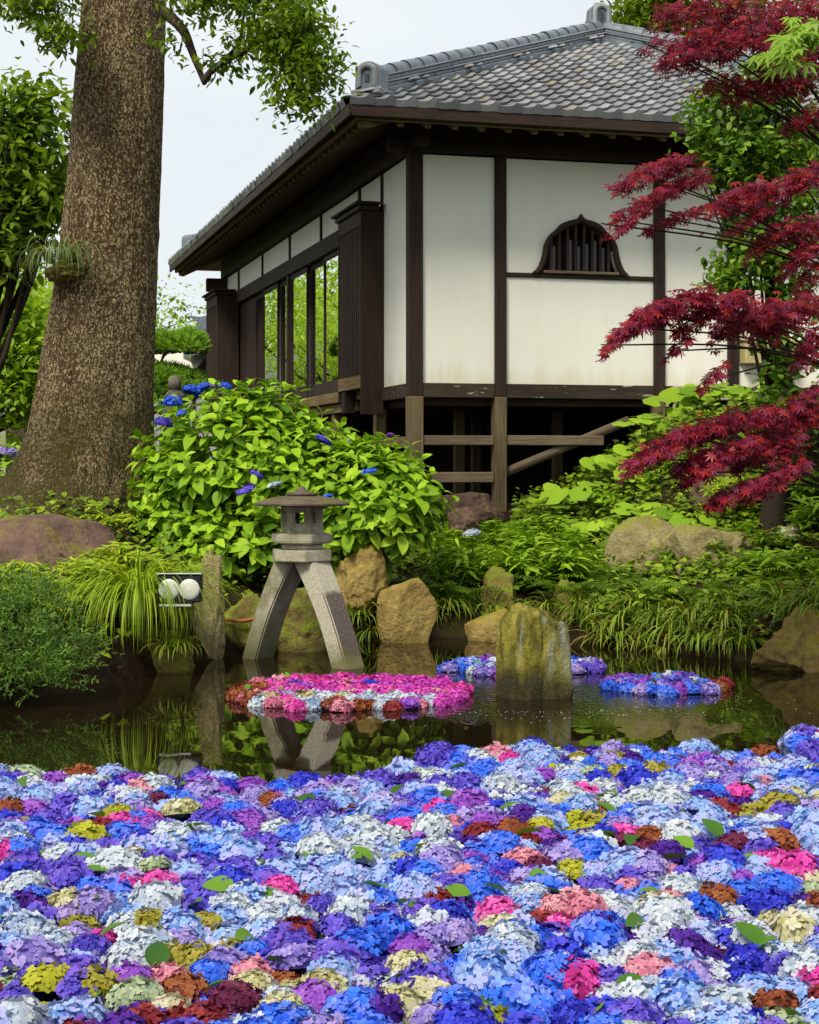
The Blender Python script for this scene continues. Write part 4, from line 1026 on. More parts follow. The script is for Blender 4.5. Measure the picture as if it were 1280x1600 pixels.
def plant_me(name, arr, mat):
    me = mesh_arr(name, *arr); me.materials.append(mat); return me
MARKS = [('the corner boulder', 3.0, 12.5), ('the largest lichen rock', 2.7, 15.3), ('the pale rock block', 2.15, 15.6), ('the hall corner post', .1, 18.8), ('the middle floor post', 1.0, 19.0), ('the rounded ochre rock', 0, 14.35), ('the small round ochre rock', .72, 14.5), ('the conduit', 3.0, 19.6), ('the brown upright rock', 3.2, 16.6), ('the open floor brace', 1.9, 19.2), ('the vine clad tree', 3.4, 15.2)]
def mark(x, y): return min(MARKS, key=lambda m: (m[1]-x)**2+(m[2]-y)**2)[0]
def place(name, mes, spots, label, cat, group, smin=.8, smax=1.2, zoff=-.03, face=None):
    for i, (x, y) in enumerate(spots):
        o = bpy.data.objects.new(name, mes[i % len(mes)]); COL.objects.link(o); s = random.uniform(smin, smax)
        o.location = (x, y, max(gzf(x, y), -.02)+zoff); o.rotation_euler = (0, 0, random.uniform(0, 6.28) if face is None else face+random.uniform(-.5, .5)); o.scale = (s, s, s)
        tag(o, label.replace('@', mark(x, y)), cat, group)
def sh(px, off):   # a bank spot seen at column px, off metres back from the shore
    x = 0
    for _ in range(12): y = float(shore(x))+off; x = (px-640)/FPX*y
    return x, y
lir = [plant_me('grass_clump', blades(46, .50, .021, 1.0, 1.45, (40, 85), (0, -.6), 7), M['grass']) for _ in range(4)]
sp1 = [sh(px+random.uniform(-8, 8), random.uniform(.0, .25)) for px in range(905, 1165, 15)]+[sh(px+random.uniform(-10, 10), random.uniform(.3, .75)) for px in range(900, 1160, 17)]
place('grass_clump', lir, sp1, 'arching liriope grass clump overhanging the pond bank near @', 'grass', 'grass clumps along the right bank', .55, .95, face=0)
sp2 = [sh(px, random.uniform(.0, .3)) for px in (566, 582, 600, 622, 545, 640)]
place('grass_clump', lir, sp2, 'green grass clump between the stone lantern and the rounded ochre rock', 'grass', 'grass clumps beside the lantern', .6, .85, face=0)
place('grass_clump', lir, [(P(285, 0, 12.05).x, 12.05), (P(262, 0, 12.0).x, 12.0), (P(298, 0, 12.2).x, 12.2)], 'short grass clump below the twin floodlight', 'grass', 'grass below the floodlight', .5, .62, zoff=.20, face=0)
sp3 = [sh(px, random.uniform(.1, .5)) for px in (1225, 1240, 1258, 1272, 1285, 1300)]
place('grass_clump', lir, sp3, 'long grass clump arching over the corner boulder', 'grass', 'grass over the corner boulder', .8, 1.2, zoff=.12, face=0)
sp4 = [sh(px, random.uniform(.1, .6)) for px in (675, 690, 705, 722, 745, 770, 800, 820, 840, 858, 880)]
place('grass_clump', lir, sp4, 'grass clump with dry blades at the shaded foot of the bank', 'grass', 'grass clumps at the foot of the bank', .55, .9, face=0)
# bamboo grass
bl = leaf_arr(1, .20, 5, .2, .25, .35)
def bamboo_plant(n=10, h=.34, L=.15, spread=.16):
    V = []; Y = []; U = []; S = []
    for i in range(n):
        az = random.uniform(0, 6.28); top = Vector((math.cos(az)*spread*random.random(), math.sin(az)*spread*random.random(), h*random.uniform(.6, 1.1)))
        for j in range(random.randint(4, 6)):
            a = random.uniform(0, 6.28); d = Vector((math.cos(a), math.sin(a)-.35, random.uniform(-.35, .6)))
            V.append(tuple(top*random.uniform(.75, 1.0))); Y.append(tuple(d)); U.append((random.gauss(0, .3), random.gauss(0, .3)-.2, 1)); S.append(L*random.uniform(.7, 1.25))
    Ms = frames(V, Y, np.array(U), S); n_ = len(bl[0])
    VV = (np.einsum('nij,vj->nvi', Ms[:, :3, :3], bl[0])+Ms[:, None, :3, 3]).reshape(-1, 3); FF = (bl[1][None]+(np.arange(len(Ms))*n_)[:, None, None]).reshape(-1, 4)
    return VV, FF, np.repeat(RS.rand(len(Ms)), n_)
bp = [plant_me('bamboo_grass', bamboo_plant(14), M['bamboo_leaf']) for _ in range(4)]
spb = []
for px in range(690, 905, 17):
    for off in (.9, 1.35, 1.8, 2.3): spb.append(sh(px+random.uniform(-9, 9), off+random.uniform(-.2, .2)))
place('bamboo_grass', bp, spb, 'bright green bamboo grass tuft on the bank near @', 'grass', 'bamboo grass on the bank', .85, 1.35)
spx = [sh(random.uniform(900, 1290), random.uniform(1.0, 4.6)) for _ in range(34)]
place('bamboo_grass', bp, spx, 'scattered lower bamboo grass tuft among bank rocks near @', 'grass', 'bamboo grass among the bank rocks', .6, 1.1)
# ferns
def fern(nf=9, L=.5):
    V = []; F = []; Rn = []; k = 0
    for i in range(nf):
        az = 6.28*i/nf+random.uniform(-.3, .3); dh = Vector((math.cos(az), math.sin(az), 0)); sd_ = Vector((-dh.y, dh.x, 0)); p = Vector((0, 0, 0)); l = L*random.uniform(.7, 1.1); el = R(random.uniform(50, 75)); r = random.random(); n = 17
        for s in range(n):
            t = s/n; e = el-t*1.5; tan = dh*math.cos(e)+Vector((0, 0, math.sin(e))); p = p+tan*(l/n)
            pl = l*.24*math.sin(math.pi*min(1, t*.9+.12))**.8
            for sg in (-1, 1):
                tip = p+sd_*sg*pl+tan*pl*.35-Vector((0, 0, .25*pl)); w_ = l/n*.30
                V += [tuple(p-tan*w_), tuple(p+tan*w_), tuple(p.lerp(tip, .6)+tan*w_*.8), tuple(tip), tuple(p.lerp(tip, .6)-tan*w_*.8)]
                F += [(k, k+1, k+2, k+4), (k+4, k+2, k+3, k+3)]; Rn += [r]*5; k += 5
    F = [f if f[2] != f[3] else (f[0], f[1], f[2], f[0]) for f in F]
    # second quads become thin kites
    F2 = []
    for f in F:
        if len(set(f)) == 4: F2.append(f)
    V = np.array(V); 
    for q in range(0, k, 5): F2.append((q+4, q+2, q+3, q+3))
    Vx = list(map(tuple, V)); F3 = []
    for f in F2:
        if f[2] == f[3]:
            Vx.append(tuple(np.array(Vx[f[2]])*.98+np.array(Vx[f[0]])*.02)); F3.append((f[0], f[1], f[2], len(Vx)-1)); Rn.append(Rn[f[0]])
        else: F3.append(f)
    return np.array(Vx), np.array(F3), np.array(Rn)
fm = [plant_me('fern', fern(), M['fern']) for _ in range(3)]
spf = [sh(px, off) for px, off in ((865, .9), (885, .6), (905, 1.3), (920, .8), (940, 1.2), (905, 2.0), (930, 1.8), (1000, .7), (1200, 1.0), (690, .5), (720, .4), (955, 2.2), (1040, 1.1), (1090, 1.0), (1130, 1.2), (1180, 1.6), (1230, 1.3), (1260, 2.0), (1210, 2.4), (980, 1.6), (850, 1.4), (1280, 2.6))]
place('fern', fm, spf, 'dark green feathery fern growing on the bank near @', 'fern', 'ferns on the bank', .8, 1.2)
# coltsfoot
def round_leaf():
    V = [(0, 0, 0)]; n = 18; F = []
    for rr, zz in ((.55, .05), (1., -.05)):
        for j in range(n):
            a = R(-90+18)+R(324)*j/(n-1); k = 1+.04*math.sin(j*2.4)
            V.append((rr*k*math.cos(a), rr*k*math.sin(a)+.25, zz+.05*math.sin(j*1.9)*rr))
    for j in range(n-1): F.append((1+j, 1+n+j, 2+n+j, 2+j))
    for j in range(0, n-1, 2): F.append((0, 1+j, 2+j, min(3+j, n)))
    F = [f for f in F if len(set(f)) == 4]
    return np.array(V), np.array(F)
rlv, rlf = round_leaf()
rlm = mesh_arr('leaf', rlv, rlf, np.zeros(len(rlv))); rlm.materials.append(M['fuki'])
def coltsfoot(x, y, n, h, r, label='clump of round leaved coltsfoot on the bank near @'):
    t = bpy.data.objects.new('coltsfoot', None); COL.objects.link(t); t.location = (x, y, gzf(x, y)-.02); tag(t, label.replace('@', mark(x, y)), 'plant', 'coltsfoot clumps on the bank')
    mb = MB()
    for i in range(n):
        a = random.uniform(0, 6.28); q = random.uniform(.05, .32); top = Vector((q*math.cos(a), q*math.sin(a)-.08, h*random.uniform(.55, 1.1)))
        mb.tube([(top.x*.2, top.y*.2, 0), top*.6+Vector((0, 0, .02)), top], .006, 5)
        o = obj('leaf', rlm, None, t); s = r*random.uniform(.7, 1.2)
        o.matrix_local = Matrix.Translation(top) @ Matrix.Rotation(random.uniform(0, 6.28), 4, 'Z') @ Matrix.Rotation(R(random.uniform(5, 40)), 4, 'X') @ Matrix.Scale(s, 4)
        # tilt the blades towards the open pond
        o.matrix_local = Matrix.Translation(top) @ Matrix.Rotation(R(random.uniform(10, 38)), 4, 'X') @ Matrix.Rotation(random.uniform(-.3, .3), 4, 'Y') @ Matrix.Rotation(random.uniform(0, 6.28), 4, 'Z') @ Matrix.Scale(s, 4)
    obj('stalks', mb.mesh('stalks'), M['stem'], t, kind='stuff')
for px, d, n, h, r in ((815, 17.6, 7, .22, .11), (845, 17.3, 7, .24, .12), (860, 17.9, 6, .36, .13), (880, 17.2, 7, .2, .10), (910, 17.0, 8, .22, .10), (930, 17.8, 7, .3, .13), (965, 18.2, 7, .35, .14), (985, 17.6, 7, .3, .12), (950, 17.0, 7, .2, .10), (1000, 16.8, 7, .22, .10), (1040, 16.5, 6, .2, .10), (1060, 18.8, 7, .36, .14), (1095, 18.6, 8, .34, .14), (1130, 18.4, 7, .3, .13), (1160, 18.2, 7, .3, .12), (1010, 18.6, 6, .36, .14), (1080, 16.0, 6, .2, .1), (890, 18.2, 6, .3, .13), (830, 16.9, 6, .2, .1)):
    coltsfoot((px-640)/FPX*d, d, n, h, r)
# ground cover on the banks
n = 90000; gxr = RS.uniform(-4.2, 5.2, n); off = RS.uniform(.02, 6.5, n)**1.0; gyr = shore(gxr)+off
vis_ = (gz(gxr, gyr) > .1) & (np.abs(gxr) < .26*gyr+.5) & ~((gxr > -.1) & (gxr < 1.2) & (gyr > 17.9)) & (gyr < 19.2+.25*np.maximum(gxr, -1))
keep = vis_ & ((gxr > .4) | (RS.rand(n) < .35)) & ((off > 1.1) | (RS.rand(n) < .22)) & (RS.rand(n) < .25+.9*np.clip(np.sin(gxr*3.1+np.sin(gyr*2.3)*1.7)*.5+.5, 0, 1)*np.clip(np.sin(gyr*2.7+gxr*1.3)*.5+.6, 0, 1)); gxr, gyr = gxr[keep], gyr[keep]
gzz = gz(gxr, gyr)+RS.rand(len(gxr))**2*.22
az = RS.uniform(0, 6.28, len(gxr)); dv = np.stack([np.cos(az), np.sin(az)-.4, RS.uniform(-.3, .7, len(gxr))], 1)
Ms = frames(np.stack([gxr, gyr, gzz], 1), dv, np.stack([RS.normal(0, .4, len(gxr)), RS.normal(-.3, .4, len(gxr)), np.ones(len(gxr))], 1), RS.uniform(.03, .11, len(gxr)))
obj('ground_cover', inst_mesh('ground_cover', *leaf_arr(1, .6, 3, .15, .2, .45), Ms), M['ground_leaf'], label='low mixed leafy ground cover over the pond banks', cat='ground cover', kind='stuff')
# weeping grass tuft and golden shrub on the left bank
me = plant_me('weeping_grass', blades(620, .96, .011, 1.0, 1.85, (60, 95), (-.12, -.35), 9, .20), M['grass_fresh'])
obj('weeping_grass', me, None, None, (P(215, 0, 12.3).x, 12.3, .42), 0, 'long weeping tuft of fresh green grass hanging to the water by the floodlight', 'grass')
def golden(name, px, py, d, label, nst=46, h=.55, spread=.42, L=.085, foot=None):
    c = P(px, py, d); z0 = foot if foot is not None else gzf(c.x, d)
    t = bpy.data.objects.new(name, None); COL.objects.link(t); t.location = (c.x, d, z0); tag(t, label, 'shrub')
    mb = MB(); V = []; Y = []; S = []
    for i in range(nst):
        a = random.uniform(0, 6.28); q = spread*random.random()**.6; top = Vector((q*math.cos(a), q*math.sin(a)*.7, h*random.uniform(.45, 1.05)*(1-.35*q/spread)))
        pts_ = curve_pts([(top.x*.15, top.y*.15, 0), top*.55+Vector((0, 0, h*.18)), top, top+Vector((math.cos(a)*.09, math.sin(a)*.09-.03, -.03))], 4)
        mb.tube(pts_, [.006]*4+[.004]*(len(pts_)-4), 4)
        for p in pts_[4:]:
            for j in range(4):
                aa = random.uniform(0, 6.28); V.append(tuple(p)); Y.append((math.cos(aa), math.sin(aa)-.2, random.uniform(-.4, .6))); S.append(L*random.uniform(.7, 1.25))
    Ms = frames(V, Y, np.array([[random.gauss(0, .3), random.gauss(-.2, .3), 1] for _ in V]), S)
    obj('foliage', inst_mesh('foliage', *leaf_arr(1, .20, 3, .15, .3, .4), Ms), M['nandina'], t, kind='stuff'); obj('stems', mb.mesh('stems'), M['stem'], t, kind='stuff')
golden('golden_shrub', 190, 880, 12.7, 'fine leaved golden green shrub in front of the brown boulder', 120, .55, .42, .085, .40)
golden('golden_shrub', 22, 890, 11.9, 'fine leaved golden shrub behind the dark juniper', 90, .60, .38, .085, .28)
golden('golden_shrub', 165, 800, 14.6, 'thin leafy shoots at the foot of the trunk', 9, .34, .28, .085)
golden('golden_shrub', 1180, 860, 15.8, 'pale leafy shrub beside the largest lichen rock', 45, .35, .5, .075)
# juniper
def juniper():
    c = Vector((-2.72, 11.0, .10)); t = bpy.data.objects.new('juniper', None); COL.objects.link(t); t.location = c; tag(t, 'spreading blue green juniper leaning over the water', 'shrub')
    mb = MB(); V = []; Y = []; S = []
    lobes = [(-.05, .1, .55, .26), (.22, -.05, .50, .20), (-.3, .0, .48, .24), (.10, -.25, .38, .22), (.38, -.15, .30, .18), (-.25, -.25, .34, .22), (.28, -.35, .16, .20), (.50, -.25, .12, .14), (-.05, -.40, .18, .22), (-.42, -.3, .14, .24), (.15, -.5, .05, .16), (.42, -.42, .03, .14), (-.2, -.5, .04, .18), (.55, .0, .2, .15)]
    for lx, ly, lz, lr in lobes:
        c0 = Vector((lx, ly, lz)); mb.tube([(0, 0, .0), c0*.5+Vector((0, 0, .08)), c0], [.02, .012, .006], 5)
        for j in range(int(2900*lr*lr)):
            u = Vector(rdirs(1, -.35, 1)[0]); rr = lr*random.uniform(.55, 1.0)*(1+.25*noise.noise(u*2.5+c0*5)); b = c0+Vector((u.x*rr*1.2, u.y*rr, u.z*rr*.6))
            d0 = (u+Vector((random.gauss(0, .5), random.gauss(0, .5), random.gauss(.25, .4)))).normalized()
            for s in range(9):
                p = b+d0*.017*s
                for m_ in range(2):
                    dd = (d0+Vector((random.gauss(0, .7), random.gauss(0, .7), random.gauss(0, .7)))).normalized(); V.append(tuple(p)); Y.append(tuple(dd)); S.append(random.uniform(.018, .034))
    Ms = frames(V, Y, np.array([[random.gauss(0, 1), random.gauss(0, 1), 1] for _ in V]), S)
    cl = np.repeat(RS.rand(len(V)//18+1), 18)[:len(V)]
    bv = np.array([(-.06, 0, 0), (.06, 0, 0), (.10, .6, 0), (0, 1, 0.0), (-.10, .6, 0)]); 
    bv = np.array([(-.10, 0, 0), (.10, 0, 0), (.08, 1, 0), (-.08, 1, 0)]); bf = np.array([(0, 1, 2, 3)])
    obj('foliage', inst_mesh('foliage', bv, bf, Ms, np.clip(cl+RS.normal(0, .12, len(V)), 0, 1)), M['juniper'], t, kind='stuff'); obj('branches', mb.mesh('branches'), M['twig'], t, kind='stuff')
juniper()
# ------------------------------------------------------------------ trees
def crown(name, parent, blobs, leaf, mat, size, base, droop=.3, clump=.16, per=26, hang=.0):
    """leaves gathered in clumps through the crown's volume"""
    Ps = []; D = []; S = []; Rn = []
    for (c, r, n) in blobs:
        k = max(1, int(n/per)); u = rdirs(k); rad = RS.rand(k)**.45
        cen = np.array(c)+u*np.array(r)*rad[:, None]
        for q in range(k):
            m = per; p = cen[q]+RS.normal(0, 1, (m, 3))*np.array([clump, clump, clump*.6]); Ps.append(p)
            d = RS.normal(0, 1, (m, 3)); d[:, 2] = d[:, 2]*.5-droop-hang; D.append(d); S.append(size*RS.uniform(.7, 1.25, m)); Rn.append(np.clip(RS.rand()*.7+RS.rand(m)*.3, 0, 1))
    Ps = np.concatenate(Ps)-np.array(base); D = np.concatenate(D); S = np.concatenate(S)
    up = np.stack([RS.normal(0, .5, len(Ps)), RS.normal(-.2, .5, len(Ps)), np.ones(len(Ps))], 1)
    return obj(name, inst_mesh(name, *leaf, frames(Ps, D, up, S), np.concatenate(Rn)), mat, parent, kind='stuff')
L2 = leaf_arr(1, .42, 3, .15, .2, .45)
# the big trunk
prof = [(-760, 165, 296), (-500, 155, 282), (-250, 143, 270), (0, 129, 259), (100, 121, 256), (200, 114, 253), (300, 105, 249), (400, 92, 245), (480, 79, 243), (600, 60, 240), (680, 44, 239), (740, 16, 242), (780, -30, 248), (805, -90, 258), (830, -150, 275), (860, -180, 290)]
TD = 16.3; s_ = TD/FPX
tb = Vector(((150-640)*s_, TD, gzf((150-640)*s_, TD)))
tree = bpy.data.objects.new('big_tree', None); COL.objects.link(tree); tree.location = tb; tag(tree, 'huge old tree with flaky bark and flared mossy base beside the hydrangea bush', 'tree')
ys = np.array([p[0] for p in prof]); n = 200; rows = []
zz = np.concatenate([np.linspace(-760, -20, 30), np.linspace(-14, 860, 170)])
V = []
for y_ in zz:
    l = np.interp(y_, ys, [p[1] for p in prof]); r = np.interp(y_, ys, [p[2] for p in prof]); cx = ((l+r)/2-640)*s_; rad = (r-l)/2*s_; z = EYE-(y_-HOR)*s_
    fl_ = max(0, (y_-640)/200)
    for j in range(n):
        th = 2*math.pi*j/n
        k = 1+.035*noise.noise((math.cos(th)*1.5, math.sin(th)*1.5, z*.5))+.02*noise.fractal(Vector((math.cos(th)*4, math.sin(th)*4, z*1.1)), .8, 2, 3)+.10*fl_*math.cos(th*5+.7)*.6+.022*noise.fractal(Vector((math.cos(th)*9, math.sin(th)*9, z*1.6)), .7, 2, 4)+.010*noise.noise((math.cos(th)*26, math.sin(th)*26, z*7))
        k -= .05*math.exp(-((th-4.25)/.16)**2)*min(1, max(0, (420-y_)/60))    # the long seam between two stems
        V.append((cx+rad*k*math.cos(th)-tb.x, rad*k*math.sin(th)*.95, z-tb.z))
F = [(i*n+j, (i+1)*n+j, (i+1)*n+(j+1) % n, i*n+(j+1) % n) for i in range(len(zz)-1) for j in range(n)]
obj('trunk', mesh_arr('trunk', V, F), M['bark'], tree)
mb = MB()
vb = [P(258, 20, 15.8), P(285, 45, 15.5), P(302, 85, 15.3), P(320, 131, 15.2)]
lw_ = lambda pts: [p-tb for p in pts]
mb.tube(lw_(curve_pts(vb, 5)), np.linspace(.06, .022, 16), 7)
for br in ([(318, 128, 15.2), (335, 105, 15.2), (360, 92, 15.2), (390, 78, 15.1), (402, 76, 15.1)], [(330, 112, 15.2), (355, 90, 15.25), (375, 65, 15.3), (380, 30, 15.4), (392, -40, 15.5)], [(375, 85, 15.2), (400, 70, 15.0), (430, 85, 14.9)],
           [(240, -60, 16), (330, -40, 15.5), (420, -10, 15), (470, 60, 14.8), (490, 130, 14.7)], [(150, -30, 16), (90, -20, 15.8), (50, 10, 15.6)], [(300, -60, 15.8), (380, -20, 15.2), (440, 40, 14.8)], [(400, -20, 15.1), (450, 20, 14.8), (440, 110, 14.6)]):
    p = curve_pts([P(*q) for q in br], 5); mb.tube(lw_(p), np.linspace(.035, .008, len(p)), 6)
for br in ([(180, -500, 16.3), (400, -700, 15.5), (620, -640, 15)], [(200, -600, 16.3), (-150, -760, 16), (-350, -700, 15.5)], [(220, -400, 16.3), (380, -300, 15.6), (520, -220, 15)]):
    p = curve_pts([P(*q) for q in br], 5); mb.tube(lw_(p), np.linspace(.2, .04, len(p)), 7)
obj('branches', mb.mesh('branches'), M['twig'], tree, kind='stuff')
bl_ = []
for (px, py, rx, ry, d, nn) in ((300, -5, 55, 40, 15.4, 320), (350, -10, 70, 30, 15.2, 420), (420, -25, 75, 45, 15, 760), (440, 40, 65, 45, 14.8, 900), (480, 30, 40, 60, 14.7, 420), (460, 90, 55, 45, 14.7, 800), (495, 110, 32, 45, 14.6, 520), (455, 140, 35, 35, 14.6, 300), (480, 170, 20, 22, 14.6, 110), (345, 95, 30, 22, 15.2, 130), (375, 75, 30, 25, 15.1, 130), (400, 40, 35, 30, 15.1, 200), (270, 60, 20, 25, 15.5, 90),
                                 (60, 5, 60, 40, 15.6, 640), (90, 45, 35, 28, 15.4, 360), (20, -20, 60, 40, 15.6, 300), (105, 70, 16, 14, 15.4, 50), (15, 2, 20, 12, 15.3, 60)):
    k = d/FPX; bl_.append((tuple(P(px, py, d)), (rx*k, .45, ry*k), nn))
for (px, py, rx, ry, d, nn) in ((450, -330, 260, 190, 15, 700), (-150, -400, 260, 170, 15.8, 600), (180, -640, 400, 160, 16, 1300), (600, -600, 200, 120, 15, 500)):
    k = d/FPX; bl_.append((tuple(P(px, py, d)), (rx*k, 1.6, ry*k), nn))
crown('crown', tree, bl_, L2, M['canopy_leaf'], .085, tb, .45, .10, 16)
# grass growing from a fork of the trunk
me = plant_me('epiphyte_grass', blades(130, .70, .011, .95, 2.1, (30, 80), (-.3, -.5), 8, .16), leafmat('pale epiphyte blade', G((.08, .13, .03), (.16, .22, .06), (.26, .30, .13)), .3, .5))
ep = bpy.data.objects.new('epiphyte', None); COL.objects.link(ep); ep.location = P(92, 405, 15.72); tag(ep, 'pale tuft of drooping grass rooted in a hollow of the thick trunk', 'plant')
obj('grass_blades', me, None, ep, kind='stuff')
o = rock('moss_pad', (.05, .28, -.10), (.22, .26, .12), 77, 'rock_moss', None, 3, .3); o.parent = ep; del o['category']
# background trees
def bg_tree(name, label, base, h, blobs, mat, size, n_scale=1., tr=.12, clump=.3, per=26, group=None, leaf=L2):
    t = bpy.data.objects.new(name, None); COL.objects.link(t); b = Vector(base); t.location = b; tag(t, label, 'tree', group)
    mb = MB(); top = Vector((0, 0, h)); mb.tube(curve_pts([(0, 0, -.2), (tr*.6, 0, h*.4), (0, .1, h*.85)], 4), np.linspace(tr, tr*.4, 9), 8); obj('trunk', mb.mesh('trunk'), M['twig'], t)
    mb = MB()
    for (c, r, n_) in blobs:
        for q in range(4):
            e = Vector(c)-b+Vector((random.gauss(0, .5)*r[0], random.gauss(0, .5)*r[1], random.gauss(0, .4)*r[2])); s0 = Vector((0, 0, h*random.uniform(.35, .7))); mid = s0.lerp(e, .5)+Vector((0, 0, -.1*h*random.random()))
            p = curve_pts([s0, mid, e], 4); mb.tube(p, np.linspace(tr*.5, .012, len(p)), 5)
    obj('branches', mb.mesh('branches'), M['twig'], t, kind='stuff')
    crown('crown', t, [(c, r, int(n_*n_scale)) for c, r, n_ in blobs], leaf, mat, size, b, .3, clump, per)
def pb(px, py, d, rx, ry, n, dep=None): k = d/FPX; return (tuple(P(px, py, d)), (rx*k, dep or rx*k, ry*k), n)
GZ = 1.12
bg_tree('evergreen_tree', 'dark broadleaf evergreen behind the thick trunk', (P(-30, 0, 21).x, 21, GZ), 3.2, [pb(50, 175, 21, 55, 60, 900), pb(20, 240, 21, 70, 60, 1300), pb(60, 300, 21, 50, 60, 1000), pb(10, 340, 21, 60, 60, 1200), pb(-60, 260, 21, 60, 110, 900), pb(15, 400, 21, 45, 35, 500)], M['dark_leaf'], .17, 1, .12, .2)
bg_tree('maple_tree', 'bright yellow green maple behind the thick trunk', (P(-60, 0, 24).x, 24, GZ), 1.7, [pb(10, 480, 24, 60, 40, 900), pb(30, 540, 24, 45, 60, 1200), pb(-10, 570, 24, 60, 60, 1000), pb(20, 630, 24, 50, 45, 900), pb(-80, 540, 24, 80, 90, 900), pb(70, 560, 24, 50, 70, 700)], M['lime_leaf'], .14, 1.2, .10, .22)
bg_tree('maple_tree', 'yellow green maple mirrored in the hall windows beside the path', (-7.6, 34, GZ), 3, [((-7.6, 34, 4.0), (2.4, 2.2, 1.6), 3000), ((-9.5, 38, 4.5), (2.5, 2.5, 2.0), 2600)], M['lime_leaf'], .13, 2.2, .14, .35)
bg_tree('maple_tree', 'light green tree mirrored in the hall windows further back', (-12, 46, GZ), 4, [((-12, 46, 5), (3.5, 3, 2.5), 3000), ((-9.5, 52, 5), (3.5, 3, 2.5), 3000), ((-15, 50, 6.5), (3.5, 3, 2.5), 2000)], M['bamboo_leaf'], .2, 1.8, .18, .5)
bg_tree('evergreen_tree', 'tall green tree rising behind the hall roof', (P(1080, 0, 40).x, 40, 2), 9, [pb(1010, 20, 40, 50, 45, 1100), pb(1060, -30, 40, 70, 80, 1600), pb(1130, 20, 40, 80, 80, 1500), pb(1230, 40, 40, 90, 120, 1500), pb(1060, 60, 40, 55, 40, 700)], M['canopy_leaf'], .22, 1, .2, .35)
# small hydrangea behind the trunk at the far left
b2_, bb2 = bush('hydrangea_bush', 'low hydrangea bush behind the trunk with pale blue flowers', [((P(10, 760, 19).x, 19, 1.35), (.6, .6, .42), 110)], .17, 0, 30, M['fuki'], (P(10, 0, 19).x, 19, GZ-.1))
for px, py in ((5, 706), (20, 708), (33, 712), (-8, 712)): cluster(b2_, bb2, P(px, py, 18.6), .08, 'lavender', .8, 6)
# pine with layered pads
def pine():
    d = 27; b = Vector((P(215, 0, d).x, d, GZ)); t = bpy.data.objects.new('pine_tree', None); COL.objects.link(t); t.location = b; tag(t, 'trained pine with flat bright green pads between the trunk and the hall', 'tree')
    mb = MB(); mb.tube(curve_pts([(0, 0, -.1), (.1, 0, .7), (-.05, 0, 1.4), (.25, 0, 2.1)], 4), np.linspace(.10, .05, 13), 7); obj('trunk', mb.mesh('trunk'), M['twig'], t)
    V = []; Y = []; S = []; Rn = []; mb = MB()
    for px, py, rx, ry, n_ in ((262, 546, 44, 22, 190), (298, 545, 24, 26, 130), (250, 596, 55, 24, 170), (282, 608, 42, 28, 170), (235, 545, 40, 22, 120), (250, 640, 40, 24, 100), (306, 622, 22, 18, 60)):
        c = P(px, py, d)-b; k = d/FPX; mb.tube(curve_pts([(.1, 0, 1.2), Vector((c.x*.5, 0, c.z-.1)), c], 4), np.linspace(.05, .015, 9), 5)
        for q in range(n_):
            u = rdirs(1, -.3, 1)[0]; p = c+Vector((u[0]*rx*k, u[1]*.45, u[2]*ry*k)); r = random.random()
            for j in range(26):
                dd = Vector((random.gauss(0, .6), random.gauss(0, .6), random.uniform(.1, 1.2))); V.append(tuple(p)); Y.append(tuple(dd)); S.append(random.uniform(.08, .14)); Rn.append(r)
    bv = np.array([(-.045, 0, 0), (.045, 0, 0), (.03, 1, 0), (-.03, 1, 0)]); bf = np.array([(0, 1, 2, 3)])
    obj('crown', inst_mesh('crown', bv, bf, frames(V, Y, np.array([[random.gauss(0, 1), -1, .3] for _ in V]), S), np.array(Rn)), M['pine'], t, kind='stuff'); obj('branches', mb.mesh('branches'), M['twig'], t, kind='stuff')
pine()
# small stone figure-like marker under the pine
M['pale_stone'] = stonemat('pale stone', (.22, .20, .15), (.42, .39, .31), (.1, .11, .03), .1, .3, 9)
sp_ = P(273, 640, 24)
t = bpy.data.objects.new('stone_statue', None); COL.objects.link(t); t.location = (sp_.x, 24, GZ); tag(t, 'small weathered stone statue in front of the pine', 'statue')
obj('plinth', boxmesh('plinth', -.20, .20, -.18, .18, -.1, .85, .03), M['pale_stone'], t)
obj('body', lathe([(.001, .86), (.17, .86), (.19, 1.0), (.17, 1.15), (.13, 1.3), (.16, 1.36), (.12, 1.42), (.07, 1.46), (.05, 1.47)], 14, 'body'), M['pale_stone'], t)
o = obj('head', lathe([(.001, 1.44), (.07, 1.46), (.10, 1.53), (.095, 1.6), (.05, 1.66), (.001, 1.675)], 14, 'head'), M['pale_stone'], t)
# far temple building
bt = bpy.data.objects.new('temple_gate', None); COL.objects.link(bt); D2 = 48; b0 = P(320, 0, D2); bt.location = (b0.x, D2, GZ); tag(bt, 'distant white walled temple building with curved grey tiled roof', 'building')
def fz(y): return EYE-(y-HOR)/FPX*D2-GZ
k = D2/FPX
obj('wall', boxmesh('wall', -2.2, 3.2, 0, 2.6, -.2, fz(545), .01), M['plaster'], bt)
obj('fence_rail', boxmesh('fence_rail', -2.6, 3.4, -1.0, -.92, fz(584), fz(579), .01), M['wood_x'], bt)
obj('fence_rail', boxmesh('fence_rail', -2.6, 3.4, -1.0, -.92, fz(592), fz(588), .01), M['wood_x'], bt)
for i in range(8): obj('fence_post', boxmesh('fence_post', -2.5+i*.75, -2.42+i*.75, -.92, -.85, -.1, fz(578), .01), M['wood_z'], bt)
M['gravel_wall'] = plain('grey render', (.33, .33, .33), .8, .2, .2, 8)
obj('base_wall', boxmesh('base_wall', -2.8, 3.6, -.84, -.6, -.3, fz(593), .01), M['gravel_wall'], bt)
